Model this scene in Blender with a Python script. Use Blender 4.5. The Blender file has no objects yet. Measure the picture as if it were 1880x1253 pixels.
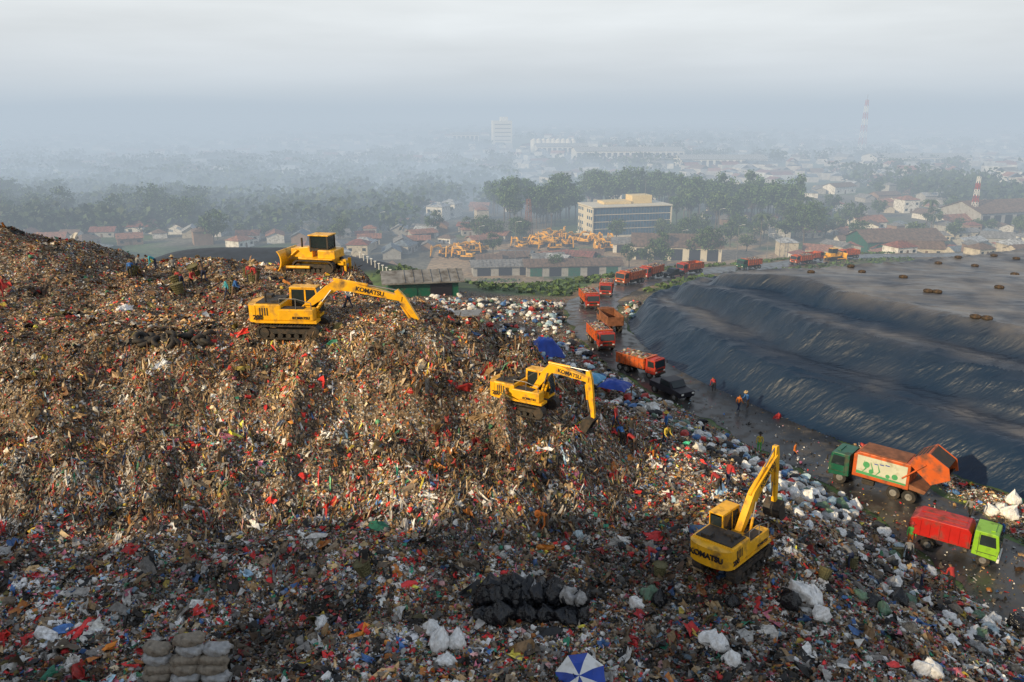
import bpy, bmesh, math, random
import numpy as np
from mathutils import Vector, Matrix
random.seed(7); rng=np.random.default_rng(7)
sc=bpy.context.scene; COL=sc.collection
R=math.radians
try:
    sc.view_settings.view_transform='Standard'; sc.view_settings.look='None'; sc.view_settings.exposure=0
except Exception: pass
# ---------------------------------------------------------------- camera
PITCH=R(16.2); FPX=28/36*1880
cd=bpy.data.cameras.new('camera'); cam=bpy.data.objects.new('camera',cd); COL.objects.link(cam)
cam.location=(0,0,25); cam.rotation_euler=(math.pi/2-PITCH,0,0); cd.lens=28; cd.sensor_width=36; cd.clip_end=20000; cd.clip_start=.3
sc.camera=cam
# ---------------------------------------------------------------- noise / terrain
def vnoise(x,y,seed=0):
    xi=np.floor(x).astype(np.int64); yi=np.floor(y).astype(np.int64)
    xf=x-xi; yf=y-yi; u=xf*xf*(3-2*xf); v=yf*yf*(3-2*yf)
    def h(a,b):
        n=(a*374761393+b*668265263+seed*97531)&0x7fffffff
        n=((n^(n>>13))*1274126177)&0x7fffffff
        return ((n^(n>>16))&0xffff)/65535.0
    return (h(xi,yi)*(1-u)+h(xi+1,yi)*u)*(1-v)+(h(xi,yi+1)*(1-u)+h(xi+1,yi+1)*u)*v
def fbm(x,y,o=4,seed=0):
    s=0;a=.5
    for i in range(o):
        s=s+a*(vnoise(x*2**i,y*2**i,seed+i*17)-.5); a*=.5
    return s
def ridge(q): return 1-np.abs(2*q-1)
def sm(t): t=np.clip(t,0,1); return t*t*(3-2*t)
RP=[(38,2,0),(34,16,0.0),(30,30,0),(27.6,38.9,0),(26.4,46.4,0),(24.2,52.9,0),(21.4,59,0),(18.5,65.6,0),(15.7,70.7,0),(12.2,81.1,0),(10.5,92.2,0),(10.6,103,-.3),(13.9,116,-1.5),(20,131,-3),(29.9,148,-5),(40.4,162,-7),(56.5,177,-9),(75,195,-11),(97,213,-13),(160,250,-19),(300,300,-24.8)]
def catmull(P,n):
    P=[np.array(p,float) for p in P]; out=[]
    for i in range(len(P)-1):
        p0=P[max(i-1,0)];p1=P[i];p2=P[i+1];p3=P[min(i+2,len(P)-1)]
        for k in range(n):
            t=k/n; out.append(.5*((2*p1)+(-p0+p2)*t+(2*p0-5*p1+4*p2-p3)*t*t+(-p0+3*p1-3*p2+p3)*t**3))
    out.append(P[-1]); return np.array(out)
ROAD=catmull(RP,3)
def polydist(x,y,PL):
    best=np.full(x.shape,1e9); zz=np.zeros(x.shape); side=np.ones(x.shape)
    for i in range(len(PL)-1):
        ax,ay,az=PL[i]; bx,by,bz=PL[i+1]; dx=bx-ax;dy=by-ay;L=dx*dx+dy*dy
        t=np.clip(((x-ax)*dx+(y-ay)*dy)/L,0,1); px=ax+t*dx;py=ay+t*dy
        d=np.hypot(x-px,y-py); m=d<best
        best=np.where(m,d,best); zz=np.where(m,az+t*(bz-az),zz)
        side=np.where(m,np.sign(dx*(y-ay)-dy*(x-ax)),side)
    return best,zz,side
TOE=[(52,0),(45,20),(38,38),(33.4,47),(28.6,54.7),(24.8,60),(20.8,67),(17.2,74.7),(14.9,84),(14.6,94),(17.6,103),(25,109),(35,112),(48,116),(62,122),(80,129),(110,136),(170,145),(170,0)]
TOE3=[(a,b,0) for a,b in catmull([(p[0],p[1],0) for p in TOE[:-2]],3)[:,:2]]+[(170,145,0),(170,0,0),(52,0,0)]
def mound_d(x,y):
    d,_,_=polydist(x,y,TOE3)
    ins=np.zeros(x.shape,bool)
    n=len(TOE3)
    for i in range(n-1):
        x1,y1,_=TOE3[i];x2,y2,_=TOE3[i+1]
        if y1==y2: continue
        c=((y1>y)!=(y2>y))&(x<(x2-x1)*(y-y1)/(y2-y1)+x1); ins^=c
    return np.where(ins,d,-d)
def mound_dd(x,y,d):
    bk=sm((y-86)/16)
    # sheeting sags in scallops between the anchor lines
    return d*(1+.9*bk)+2.6*fbm(x/9,y/9,2,50)*sm(d/3),bk
def mound_h(x,y,d=None):
    if d is None: d=mound_d(x,y)
    dd,bk=mound_dd(x,y,d)
    h=.3+2.5*sm(dd/3.4)-.15*sm((dd-3.4)/4.2)+2.5*sm((dd-7.8)/3.0)-.1*sm((dd-10.8)/4.5)+1.9*sm((dd-15.2)/3.2)
    h=h*(1-.30*bk)+.35*fbm(x/16,y/16,2,60)*sm(d/8)
    a=-.78; u=x*math.cos(a)+y*math.sin(a); v=-x*math.sin(a)+y*math.cos(a)
    w=1.1*fbm(x/7,y/7,2,61)
    r1=ridge(vnoise(u/14.0+w,v/1.6+w*.8,62)); r3=ridge(vnoise(u/9.0-w,v/.75+w,66))
    a=.25; u2=x*math.cos(a)+y*math.sin(a); v2=-x*math.sin(a)+y*math.cos(a)
    r2=ridge(vnoise(u2/8.0+w,v2/1.3+w,63))
    sl=sm(d/2)*(1-.8*sm((dd-17)/4))
    h+=sl*(.28*r1**2.2+.16*r2**2.6+.12*r3**2.5)
    return h*sm((d+.6)/1.2)
def terrain(x,y,detail=True):
    x=np.asarray(x,float); y=np.asarray(y,float)
    d,zr,side=polydist(x,y,ROAD)
    A=4.2-3.2*sm((y-52)/16)
    left=side>0
    rise=np.where(left,A*sm((d-3.4)/13)+.3*sm((d-3.4)/2),.4*sm((d-3.4)/3))
    yedge=72+30*sm((x+32)/24)+11*sm((x-12)/15)
    F=np.maximum(sm((y-yedge)/95),sm((np.abs(x)-150)/120))
    z=rise*(1-F)-25*F
    k=sm(1-(d-4)/28)*sm((y-98)/10)
    z=z*(1-k)+zr*k
    wx=x+5.0*fbm(x/9,y/9,3,3); wy=y+5.0*fbm(x/8,y/8,3,4)
    cut=1.15*np.maximum(0,wy-50.5)
    r=np.sqrt((np.maximum(0,wx+5+cut)/(15.5-5*sm((y-50)/8)))**2+(np.maximum(0,47-wy)/13)**2+(np.maximum(0,wy-66)/9)**2)
    S=np.clip(1-r,0,1); S=.5*S+.5*sm(S)
    P=12+.05*(y-47)+1.3*fbm(x/7,y/7,3,9)
    z=z+(P-z)*S
    slope=4*S*(1-S)*((y<68)*1.0)
    wv=1.6*fbm(x/5,y/5,2,15)
    z=z+slope*(1.5*fbm(x/2.4,y/8,3,11)+1.3*fbm(x/4,y/3,3,12)+1.9*(ridge(vnoise(x/3.4+wv,y/10+wv,16))**2-.35)+.5*(ridge(vnoise(x/1.1+wv,y/4,18))-.5))
    z=z+slope*.7*np.sin(z*2.1+6*fbm(x/6,y/9,2,14))
    # low spurs of slumped refuse running out from the foot of the face
    z=z+1.6*sm((1-np.abs(y-34)/7))*ridge(vnoise(x/5+wv,y/9,19))**2*(side>0)*sm((d-9)/6)*(1-S)
    z=z+4.0*np.exp(-((x+37)**2/70+(y-58)**2/30))*(1+.3*fbm(x/2,y/2,3,2))
    z=z+1.5*np.exp(-((x+22.0)**2/6+(y-59)**2/5))
    pad=sm(1.8-np.hypot(x+14.9,y-59.2)/4.0); z=z*(1-pad)+13.2*pad
    z=z+(24+7*fbm(x/7,y/7,3,40))*sm((-14-x)/18)*sm((14-y)/14)*sm((x+170)/60)*sm((y+80)/40)  # unseen hill behind the camera, added to shade the foreground
    z=z+np.where(y>90,22*np.exp(-(((x+46)/30)**4+((y-152)/30)**4)),0)
    g=np.where(left,sm((d-3.1)/1.0),.9*sm((d-3.3)/1.0))*(1-sm((F-.015)/.03))
    if detail:
        z=z+g*(1.3*fbm(x/3.2,y/3.2,3,20)+.7*fbm(x/.9,y/.9,3,21))*(.5+.5*sm(S*3))*sm((d-3)/3)*(1-.8*pad)
        z=z+(1-g)*.6*fbm(x/15,y/15,2,30)*sm((d-6)/10)
        z=z+25*fbm(x/900,y/900,2,33)*sm((y-700)/1200)
    md=mound_d(x,y)
    z=np.where(md>1.2,z-1.2,z)
    g=np.where(md>0,0,g)
    return z,g,F,d,side,S
def surf(x,y):
    x=np.atleast_1d(np.asarray(x,float)); y=np.atleast_1d(np.asarray(y,float))
    z=terrain(x,y)[0]; d=mound_d(x,y)
    return np.where(d>0,np.maximum(z,mound_h(x,y,d)),z)
TT=np.geomspace(18,2600,2600)
def gp(u,v,tmin=0):
    "sight line to ground: world point on the terrain surveyed from the photograph"
    a=(u-940)/FPX; b=(626.5-v)/FPX; c,s=math.cos(PITCH),math.sin(PITCH); T=TT[TT>tmin]
    X=a*T; Y=(c+b*s)*T; Z=25+(-s+b*c)*T
    H=surf(X,Y); i=int(np.argmax(Z<H)) or len(T)-1
    if Z[0]<H[0]: i=0
    return float(X[i]),float(Y[i]),float(H[i])
def gf(u,v): return gp(u,v,175)
def gz(x,y): return float(surf(x,y)[0])
# ---------------------------------------------------------------- materials
def N(nt,t,**k):
    n=nt.nodes.new(t)
    for a,b in k.items(): setattr(n,a,b)
    return n
def mat(name,c,rough=.6,metal=0,var=.25,scale=2.0,dirt=None,dirtamt=.5,bump=0.0):
    m=bpy.data.materials.new(name); m.use_nodes=True; nt=m.node_tree; b=nt.nodes['Principled BSDF']
    tc=N(nt,'ShaderNodeTexCoord'); no=N(nt,'ShaderNodeTexNoise'); no.inputs['Scale'].default_value=scale; no.inputs['Detail'].default_value=6
    nt.links.new(tc.outputs['Object'],no.inputs['Vector'])
    r=N(nt,'ShaderNodeValToRGB'); r.color_ramp.elements[0].position=.3; r.color_ramp.elements[1].position=.7
    r.color_ramp.elements[0].color=(*[max(0,k*(1-var)) for k in c],1); r.color_ramp.elements[1].color=(*[min(1,k*(1+var)) for k in c],1)
    nt.links.new(no.outputs['Fac'],r.inputs['Fac']); out=r.outputs['Color']
    if dirt:
        n2=N(nt,'ShaderNodeTexNoise'); n2.inputs['Scale'].default_value=scale*.7+.6; n2.inputs['Detail'].default_value=8
        nt.links.new(tc.outputs['Object'],n2.inputs['Vector'])
        r2=N(nt,'ShaderNodeValToRGB'); p=.72-.4*dirtamt; r2.color_ramp.elements[0].position=p-.08; r2.color_ramp.elements[1].position=min(1,p+.15)
        r2.color_ramp.elements[1].color=(.85,.85,.85,1)
        nt.links.new(n2.outputs['Fac'],r2.inputs['Fac'])
        mx=N(nt,'ShaderNodeMix',data_type='RGBA'); nt.links.new(r2.outputs['Color'],mx.inputs['Factor']); nt.links.new(out,mx.inputs[6]); mx.inputs[7].default_value=(*dirt,1); out=mx.outputs[2]
        mr=N(nt,'ShaderNodeMapRange'); mr.inputs['To Min'].default_value=rough; mr.inputs['To Max'].default_value=.9
        nt.links.new(r2.outputs['Color'],mr.inputs['Value']); nt.links.new(mr.outputs['Result'],b.inputs['Roughness'])
    else: b.inputs['Roughness'].default_value=rough
    nt.links.new(out,b.inputs['Base Color']); b.inputs['Metallic'].default_value=metal
    if bump:
        bp=N(nt,'ShaderNodeBump'); bp.inputs['Strength'].default_value=bump; bp.inputs['Distance'].default_value=.1
        nt.links.new(no.outputs['Fac'],bp.inputs['Height']); nt.links.new(bp.outputs['Normal'],b.inputs['Normal'])
    return m
MUD=(.07,.05,.035)
def attrmat(name,rough=.6,scale=0):
    m=bpy.data.materials.new(name); m.use_nodes=True; nt=m.node_tree; b=nt.nodes['Principled BSDF']
    at=N(nt,'ShaderNodeAttribute'); at.attribute_name='Col'
    no=N(nt,'ShaderNodeTexNoise'); no.inputs['Scale'].default_value=scale or 7; no.inputs['Detail'].default_value=5
    tc=N(nt,'ShaderNodeTexCoord'); nt.links.new(tc.outputs['Object'],no.inputs['Vector'])
    mr=N(nt,'ShaderNodeMapRange'); mr.inputs['From Min'].default_value=.3; mr.inputs['From Max'].default_value=.7; mr.inputs['To Min'].default_value=.6; mr.inputs['To Max'].default_value=1.25
    nt.links.new(no.outputs['Fac'],mr.inputs['Value'])
    mx=N(nt,'ShaderNodeVectorMath',operation='SCALE'); nt.links.new(at.outputs['Color'],mx.inputs[0]); nt.links.new(mr.outputs['Result'],mx.inputs['Scale'])
    nt.links.new(mx.outputs[0],b.inputs['Base Color']); b.inputs['Roughness'].default_value=rough
    return m
M={}
M['yellow']=mat('yellow_paint',(.82,.42,.012),.38,0,.12,1.5,MUD,.32)
M['dark']=mat('dark_steel',(.03,.028,.026),.6,.2,.3,4,(.09,.065,.045),.5)
M['black']=mat('black_rubber',(.018,.018,.018),.75,0,.2,5,MUD,.4)
M['glass']=mat('cab_glass',(.02,.03,.035),.08,0,.2,1)
M['grey']=mat('grey_metal',(.22,.22,.22),.45,.4,.2,3,MUD,.3)
M['chrome']=mat('bright_steel',(.28,.28,.28),.42,.7,.1,3)
M['orange']=mat('orange_paint',(.52,.10,.02),.42,0,.15,1.5,MUD,.45)
M['redo']=mat('red_paint',(.42,.03,.015),.42,0,.15,1.5,MUD,.42)
M['redtruck']=mat('bright_red_paint',(.42,.013,.010),.4,0,.12,1.5,MUD,.35)
M['lime']=mat('lime_paint',(.22,.45,.03),.35,0,.08,1.5,MUD,.28)
M['green']=mat('green_paint',(.01,.10,.06),.35,0,.15,1.5,MUD,.3)
M['cream']=mat('cream_panel',(.5,.53,.42),.5,0,.08,1.5,(.2,.16,.1),.3)
M['leafart']=mat('printed_green',(.06,.3,.12),.5,0,.1,2)
M['whitep']=mat('white_paint',(.72,.72,.7),.5,0,.08,2,(.3,.26,.2),.25)
M['lamp']=mat('lamp_glass',(.75,.75,.7),.15,0,.05,2)
M['ink']=mat('dark_lettering',(.012,.012,.02),.5,0,.1,2)
M['bluecloth']=mat('blue_tarpaulin',(.01,.05,.33),.5,0,.3,1.2,bump=.6)
M['cyancloth']=mat('light_blue_tarpaulin',(.12,.38,.6),.5,0,.2,1.2,bump=.6)
M['rust']=mat('rusty_metal',(.2,.08,.04),.8,0,.4,2)
M['wood']=mat('weathered_wood',(.14,.09,.05),.8,0,.3,3)
M['trunk']=mat('tree_bark',(.09,.07,.05),.9,0,.3,4)
M['tyre']=mat('old_tyre_rubber',(.04,.03,.022),.8,0,.4,3,(.11,.065,.035),.5)
M['litter']=attrmat('loose_refuse',.55)
M['leaf']=attrmat('foliage',.7,1.0)
# ---------------------------------------------------------------- helpers
def link(o): COL.objects.link(o); return o
def thing(name,label,cat,loc=(0,0,0),rz=0,group=None,me=None,kind=None,sc_=1):
    o=bpy.data.objects.new(name,me); link(o); o.location=loc; o.rotation_euler=(0,0,rz); o.scale=(sc_,)*3
    o['label']=label; o['category']=cat
    if group:o['group']=group
    if kind:o['kind']=kind
    if me is None: o.empty_display_size=.3
    return o
def part(parent,name,me,label=None):
    o=bpy.data.objects.new(name,me); link(o); o.parent=parent
    if label:o['label']=label
    return o
def copy_thing(root,loc,rz=0,rot=None,s=1,label=None,swap=None):
    kids={}
    def col(o):
        kids[o.name]=list(o.children)
        for ch in o.children: col(ch)
    def cp(o,par):
        c=o.copy(); COL.objects.link(c)
        if par is not None: c.parent=par
        if swap and c.type=='MESH':
            for i,sl in enumerate(c.material_slots):
                mm=sl.material
                if mm and mm.name in swap: sl.link='OBJECT'; sl.material=swap[mm.name]
        for ch in kids[o.name]: cp(ch,c)
        return c
    col(root); c=cp(root,None); c.location=loc; c.rotation_euler=rot if rot else (0,0,rz); c.scale=(s,)*3
    if label:c['label']=label
    return c
class B:
    def __init__(s): s.bm=bmesh.new()
    def box(s,c,d,rot=None,bev=0):
        r=bmesh.ops.create_cube(s.bm,size=1); vs=r['verts']
        Mx=Matrix.Translation(c)@(rot.to_4x4() if rot else Matrix())@Matrix.Diagonal((*d,1))
        bmesh.ops.transform(s.bm,matrix=Mx,verts=vs)
        if bev:
            es=list({e for v in vs for e in v.link_edges}); bmesh.ops.bevel(s.bm,geom=es,offset=bev,segments=2,affect='EDGES',profile=.6)
        return s
    def prism(s,pts,y0,y1,bev=0):
        a=[s.bm.verts.new((p[0],y0,p[1])) for p in pts]; b=[s.bm.verts.new((p[0],y1,p[1])) for p in pts]
        n=len(pts); fs=[s.bm.faces.new(a),s.bm.faces.new(b[::-1])]
        for i in range(n): fs.append(s.bm.faces.new((a[i],b[i],b[(i+1)%n],a[(i+1)%n])))
        bmesh.ops.recalc_face_normals(s.bm,faces=fs)
        if bev:
            es=list({e for f in fs for e in f.edges}); bmesh.ops.bevel(s.bm,geom=es,offset=bev,segments=2,affect='EDGES',profile=.6)
        return s
    def plate(s,pts,z0,z1):
        a=[s.bm.verts.new((p[0],p[1],z0)) for p in pts]; b=[s.bm.verts.new((p[0],p[1],z1)) for p in pts]
        n=len(pts); fs=[s.bm.faces.new(a[::-1]),s.bm.faces.new(b)]
        for i in range(n): fs.append(s.bm.faces.new((a[i],a[(i+1)%n],b[(i+1)%n],b[i])))
        bmesh.ops.recalc_face_normals(s.bm,faces=fs); return s
    def cyl(s,p0,p1,r0,r1=None,n=12):
        p0=Vector(p0);p1=Vector(p1); r1=r0 if r1 is None else r1; d=p1-p0
        q=Vector((0,0,1)).rotation_difference(d.normalized())
        r=bmesh.ops.create_cone(s.bm,cap_ends=True,segments=n,radius1=r0,radius2=r1,depth=d.length)
        bmesh.ops.transform(s.bm,matrix=Matrix.Translation((p0+p1)/2)@q.to_matrix().to_4x4(),verts=r['verts']); return s
    def me(s,name,m,smooth=False):
        me=bpy.data.meshes.new(name); s.bm.to_mesh(me); s.bm.free()
        for k in (m if isinstance(m,list) else [m]): me.materials.append(k)
        if smooth:
            me.polygons.foreach_set('use_smooth',[True]*len(me.polygons))
        return me
def rawmesh(name,V,Fc,mats,cols=None,smooth=False):
    me=bpy.data.meshes.new(name); V=np.asarray(V,np.float32); Fc=np.asarray(Fc,np.int32); k=Fc.shape[1]
    me.vertices.add(len(V)); me.vertices.foreach_set('co',V.ravel())
    me.loops.add(Fc.size); me.loops.foreach_set('vertex_index',Fc.ravel())
    me.polygons.add(len(Fc)); me.polygons.foreach_set('loop_start',np.arange(0,Fc.size,k,dtype=np.int32))
    try: me.polygons.foreach_set('loop_total',np.full(len(Fc),k,dtype=np.int32))
    except Exception: pass
    me.update(calc_edges=True)
    if cols is not None:
        c=np.ones((len(V),4),np.float32); c[:,:3]=cols; a=me.color_attributes.new('Col','FLOAT_COLOR','POINT'); a.data.foreach_set('color',c.ravel())
    for m in mats: me.materials.append(m)
    me.polygons.foreach_set('use_smooth',np.full(len(Fc),smooth,dtype=bool))
    return me
def text_me(txt,size,m,Mx,ext=.008,bold=True):
    cu=bpy.data.curves.new('lettering','FONT'); cu.body=txt; cu.size=size; cu.extrude=ext; cu.align_x='CENTER'; cu.align_y='CENTER'
    if bold: cu.offset=size*.025
    o=bpy.data.objects.new('tmp',cu); link(o); dg=bpy.context.evaluated_depsgraph_get()
    me=bpy.data.meshes.new_from_object(o.evaluated_get(dg)); bpy.data.objects.remove(o)
    me.transform(Mx); me.materials.clear(); me.materials.append(m); return me
RX=Matrix.Rotation(math.pi/2,4,'X')
# ---------------------------------------------------------------- ground sheet
def axis(a,b,st,far0,far1,gr=1.085):
    mid=list(np.arange(a,b,st)); lo=[];hi=[];d=st;p=mid[0]
    while p>far0: d*=gr; p-=d; lo.append(p)
    d=st;p=mid[-1]
    while p<far1: d*=gr; p+=d; hi.append(p)
    return np.array(lo[::-1]+mid+hi)
def gridfaces(nx,ny):
    i=np.arange(ny-1)[:,None]*nx+np.arange(nx-1)[None,:]
    return np.stack([i,i+1,i+nx+1,i+nx],-1).reshape(-1,4)
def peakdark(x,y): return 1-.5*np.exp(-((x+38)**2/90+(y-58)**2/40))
xs=axis(-46,33,.27,-7000,7000); ys=axis(20,80,.27,-300,9000,1.045)
X,Y=np.meshgrid(xs,ys); shp=X.shape; X=X.ravel();Y=Y.ravel()
Z,G,F_,D_,SD,S_=terrain(X,Y)
n1=vnoise(X/6,Y/6,90)[:,None]; n2=vnoise(X/40,Y/40,91)[:,None]
green=np.array([.06,.10,.03])*(.6+.9*n1); dirt=np.array([.24,.17,.10])*(.6+.8*n1)
town=np.array([.13,.12,.09])*(.5+1.0*n1)
C=np.where(n2>.42,green,town)
C[(Y<215)]=green[(Y<215)]
yard=(Y>225)&(Y<325+30*vnoise(X/12,Y/12,92))&(X>-28)&(X<105)&(vnoise(X/14,Y/14,93)>.25); C[yard]=(dirt*1.3)[yard]
C[(D_<5)&(Y>105)]=(dirt*.9)[(D_<5)&(Y>105)]
bm_=((X+46)/27)**4+((Y-152)/27)**4<1.0; topm=((X+55)/20)**2+((Y-166)/14)**2<1
C[bm_&(Y<190)]=(.02,.028,.042); C[topm]=(.2,.12,.05)
me=rawmesh('ground',np.stack([X,Y,Z],-1),gridfaces(shp[1],shp[0]),[],C,True)
a=me.attributes.new('trash','FLOAT','POINT'); a.data.foreach_set('value',G.astype(np.float32))
gm=bpy.data.materials.new('landfill_ground'); gm.use_nodes=True; nt=gm.node_tree; b=nt.nodes['Principled BSDF']; b.inputs['Roughness'].default_value=.8
tc=N(nt,'ShaderNodeTexCoord'); vo=N(nt,'ShaderNodeTexVoronoi'); vo.inputs['Scale'].default_value=13
wn=N(nt,'ShaderNodeTexNoise'); wn.inputs['Scale'].default_value=5; wn.inputs['Detail'].default_value=3; nt.links.new(tc.outputs['Object'],wn.inputs['Vector'])
wa=N(nt,'ShaderNodeMix',data_type='VECTOR'); wa.inputs['Factor'].default_value=.12; nt.links.new(tc.outputs['Object'],wa.inputs[4]); nt.links.new(wn.outputs['Color'],wa.inputs[5]); nt.links.new(wa.outputs[1],vo.inputs['Vector'])
sp=N(nt,'ShaderNodeSeparateColor'); nt.links.new(vo.outputs['Color'],sp.inputs[0])
rp=N(nt,'ShaderNodeValToRGB'); rp.color_ramp.interpolation='CONSTANT'
pal=[(0,(.06,.04,.025)),(.2,(.12,.08,.045)),(.38,(.19,.13,.075)),(.52,(.08,.068,.055)),(.64,(.28,.22,.155)),(.76,(.02,.018,.016)),(.86,(.45,.41,.35)),(.92,(.32,.03,.025)),(.955,(.10,.14,.2))]
rp.color_ramp.elements[0].color=(*pal[0][1],1); rp.color_ramp.elements[1].position=pal[1][0]; rp.color_ramp.elements[1].color=(*pal[1][1],1)
for p,c in pal[2:]: e=rp.color_ramp.elements.new(p); e.color=(*c,1)
nt.links.new(sp.outputs[0],rp.inputs['Fac'])
at=N(nt,'ShaderNodeAttribute'); at.attribute_name='Col'; tr=N(nt,'ShaderNodeAttribute'); tr.attribute_name='trash'
no=N(nt,'ShaderNodeTexNoise'); no.inputs['Scale'].default_value=.6; no.inputs['Detail'].default_value=9; nt.links.new(tc.outputs['Object'],no.inputs['Vector'])
mr=N(nt,'ShaderNodeMapRange'); mr.inputs['From Min'].default_value=.3; mr.inputs['From Max'].default_value=.7; mr.inputs['To Min'].default_value=.5; mr.inputs['To Max'].default_value=1.4; nt.links.new(no.outputs['Fac'],mr.inputs['Value'])
vm=N(nt,'ShaderNodeVectorMath',operation='SCALE'); nt.links.new(at.outputs['Color'],vm.inputs[0]); nt.links.new(mr.outputs['Result'],vm.inputs['Scale'])
mx=N(nt,'ShaderNodeMix',data_type='RGBA'); nt.links.new(tr.outputs['Fac'],mx.inputs['Factor']); nt.links.new(vm.outputs[0],mx.inputs[6]); nt.links.new(rp.outputs['Color'],mx.inputs[7]); nt.links.new(mx.outputs[2],b.inputs['Base Color'])
me.materials.append(gm)
thing('ground','landfill ground covered in refuse sloping down to town','ground',me=me,kind='structure')
# road
rd=catmull(RP,10); V=[]
for i,p in enumerate(rd):
    q=rd[min(i+1,len(rd)-1)]-rd[max(i-1,0)]; n=np.array([-q[1],q[0]])/np.hypot(q[0],q[1]); w=3.3
    for j in range(9):
        k=(j/4-1); e=(vnoise(np.array([i*.6]),np.array([j*1.0]),5)[0]-.5)*(.9 if j in(0,8) else 0)
        xx=p[0]+n[0]*(k*w+e); yy=p[1]+n[1]*(k*w+e); V.append((xx,yy,max(p[2],0 if p[1]<100 else -99)+.05+.08*(1-k*k)-(.14 if j in(0,8) else 0)))
V=np.array(V)
zt=terrain(V[:,0],V[:,1])[0]; V[:,2]=np.maximum(V[:,2],zt+.03)
me=rawmesh('road',V,gridfaces(9,len(rd)),[],None,True)
rm=mat('wet_muddy_asphalt',(.045,.044,.045),.3,0,.35,.4,(.12,.10,.08),.38,.2)
me.materials.append(rm); thing('road','wet grey haul road smeared with mud and litter','road',me=me,kind='structure')
# tarpaulin mound
xs2=axis(13,58,.19,13,175,1.03); ys2=axis(30,124,.23,0,150,1.03); X,Y=np.meshgrid(xs2,ys2); shp=X.shape; X=X.ravel();Y=Y.ravel(); d=mound_d(X,Y); Zm=mound_h(X,Y,d)
Zm=np.where(d>-.6,np.maximum(Zm,0)+.02,-1.5)
Fm=gridfaces(shp[1],shp[0]); Fm=Fm[(d[Fm]>-.5).all(1)]
dq,_=mound_dd(X,Y,d)
bench=np.exp(-((dq-6)/1.9)**2)+np.exp(-((dq-13.0)/2.0)**2)
dust_sheen=sm((dq-15.5)/5)*(.55+.75*vnoise(X/6,Y/6,70))+.6*bench*sm((vnoise(X/4,Y/4,71)-.2)*2)  # grey dust plus painted sheen, lightening the benches and the top
me=rawmesh('tarpaulin_mound',np.stack([X,Y,Zm],-1),Fm,[],np.stack([np.clip(dust_sheen,0,1)]*3,-1),True)
tm=bpy.data.materials.new('black_membrane'); tm.use_nodes=True; nt=tm.node_tree; b=nt.nodes['Principled BSDF']
tc=N(nt,'ShaderNodeTexCoord'); at=N(nt,'ShaderNodeAttribute'); at.attribute_name='Col'
no=N(nt,'ShaderNodeTexNoise'); no.inputs['Scale'].default_value=.3; no.inputs['Detail'].default_value=8; no.inputs['Roughness'].default_value=.6; nt.links.new(tc.outputs['Object'],no.inputs['Vector'])
ml=N(nt,'ShaderNodeMath',operation='MULTIPLY'); nt.links.new(at.outputs['Fac'],ml.inputs[0])
mr=N(nt,'ShaderNodeMapRange'); mr.inputs['From Min'].default_value=.34; mr.inputs['From Max'].default_value=.6; mr.inputs['To Min'].default_value=.2; nt.links.new(no.outputs['Fac'],mr.inputs['Value']); nt.links.new(mr.outputs['Result'],ml.inputs[1])
mx=N(nt,'ShaderNodeMix',data_type='RGBA'); mx.inputs[6].default_value=(.006,.021,.050,1); mx.inputs[7].default_value=(.17,.16,.155,1); nt.links.new(ml.outputs[0],mx.inputs['Factor']); nt.links.new(mx.outputs[2],b.inputs['Base Color'])
no2=N(nt,'ShaderNodeTexNoise'); no2.inputs['Scale'].default_value=.22; no2.inputs['Detail'].default_value=2; nt.links.new(tc.outputs['Object'],no2.inputs['Vector'])
mr2=N(nt,'ShaderNodeMapRange'); mr2.inputs['From Min'].default_value=.4; mr2.inputs['From Max'].default_value=.6; mr2.inputs['To Min'].default_value=.34; mr2.inputs['To Max'].default_value=.5; nt.links.new(no2.outputs['Fac'],mr2.inputs['Value']); nt.links.new(mr2.outputs['Result'],b.inputs['Roughness'])
def wr(rot,sc3,det):
    wv=N(nt,'ShaderNodeTexNoise'); wv.inputs['Scale'].default_value=1.0; wv.inputs['Detail'].default_value=det; wv.inputs['Distortion'].default_value=.25
    mp=N(nt,'ShaderNodeMapping'); mp.inputs['Rotation'].default_value=(0,0,rot); mp.inputs['Scale'].default_value=sc3; nt.links.new(tc.outputs['Object'],mp.inputs['Vector']); nt.links.new(mp.outputs[0],wv.inputs['Vector']); return wv
w1=wr(.78,(.14,2.4,1),3); w2=wr(-.3,(.2,2.0,1),2); ad=N(nt,'ShaderNodeMath',operation='MULTIPLY_ADD'); nt.links.new(w2.outputs['Fac'],ad.inputs[0]); ad.inputs[1].default_value=.5; nt.links.new(w1.outputs['Fac'],ad.inputs[2])
bp=N(nt,'ShaderNodeBump'); bp.inputs['Strength'].default_value=.6; bp.inputs['Distance'].default_value=.32; nt.links.new(ad.outputs[0],bp.inputs['Height']); nt.links.new(bp.outputs['Normal'],b.inputs['Normal'])
me.materials.append(tm); thing('tarpaulin_mound','terraced landfill hill wrapped in wrinkled black plastic sheeting','landfill hill',me=me,kind='structure')
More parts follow.
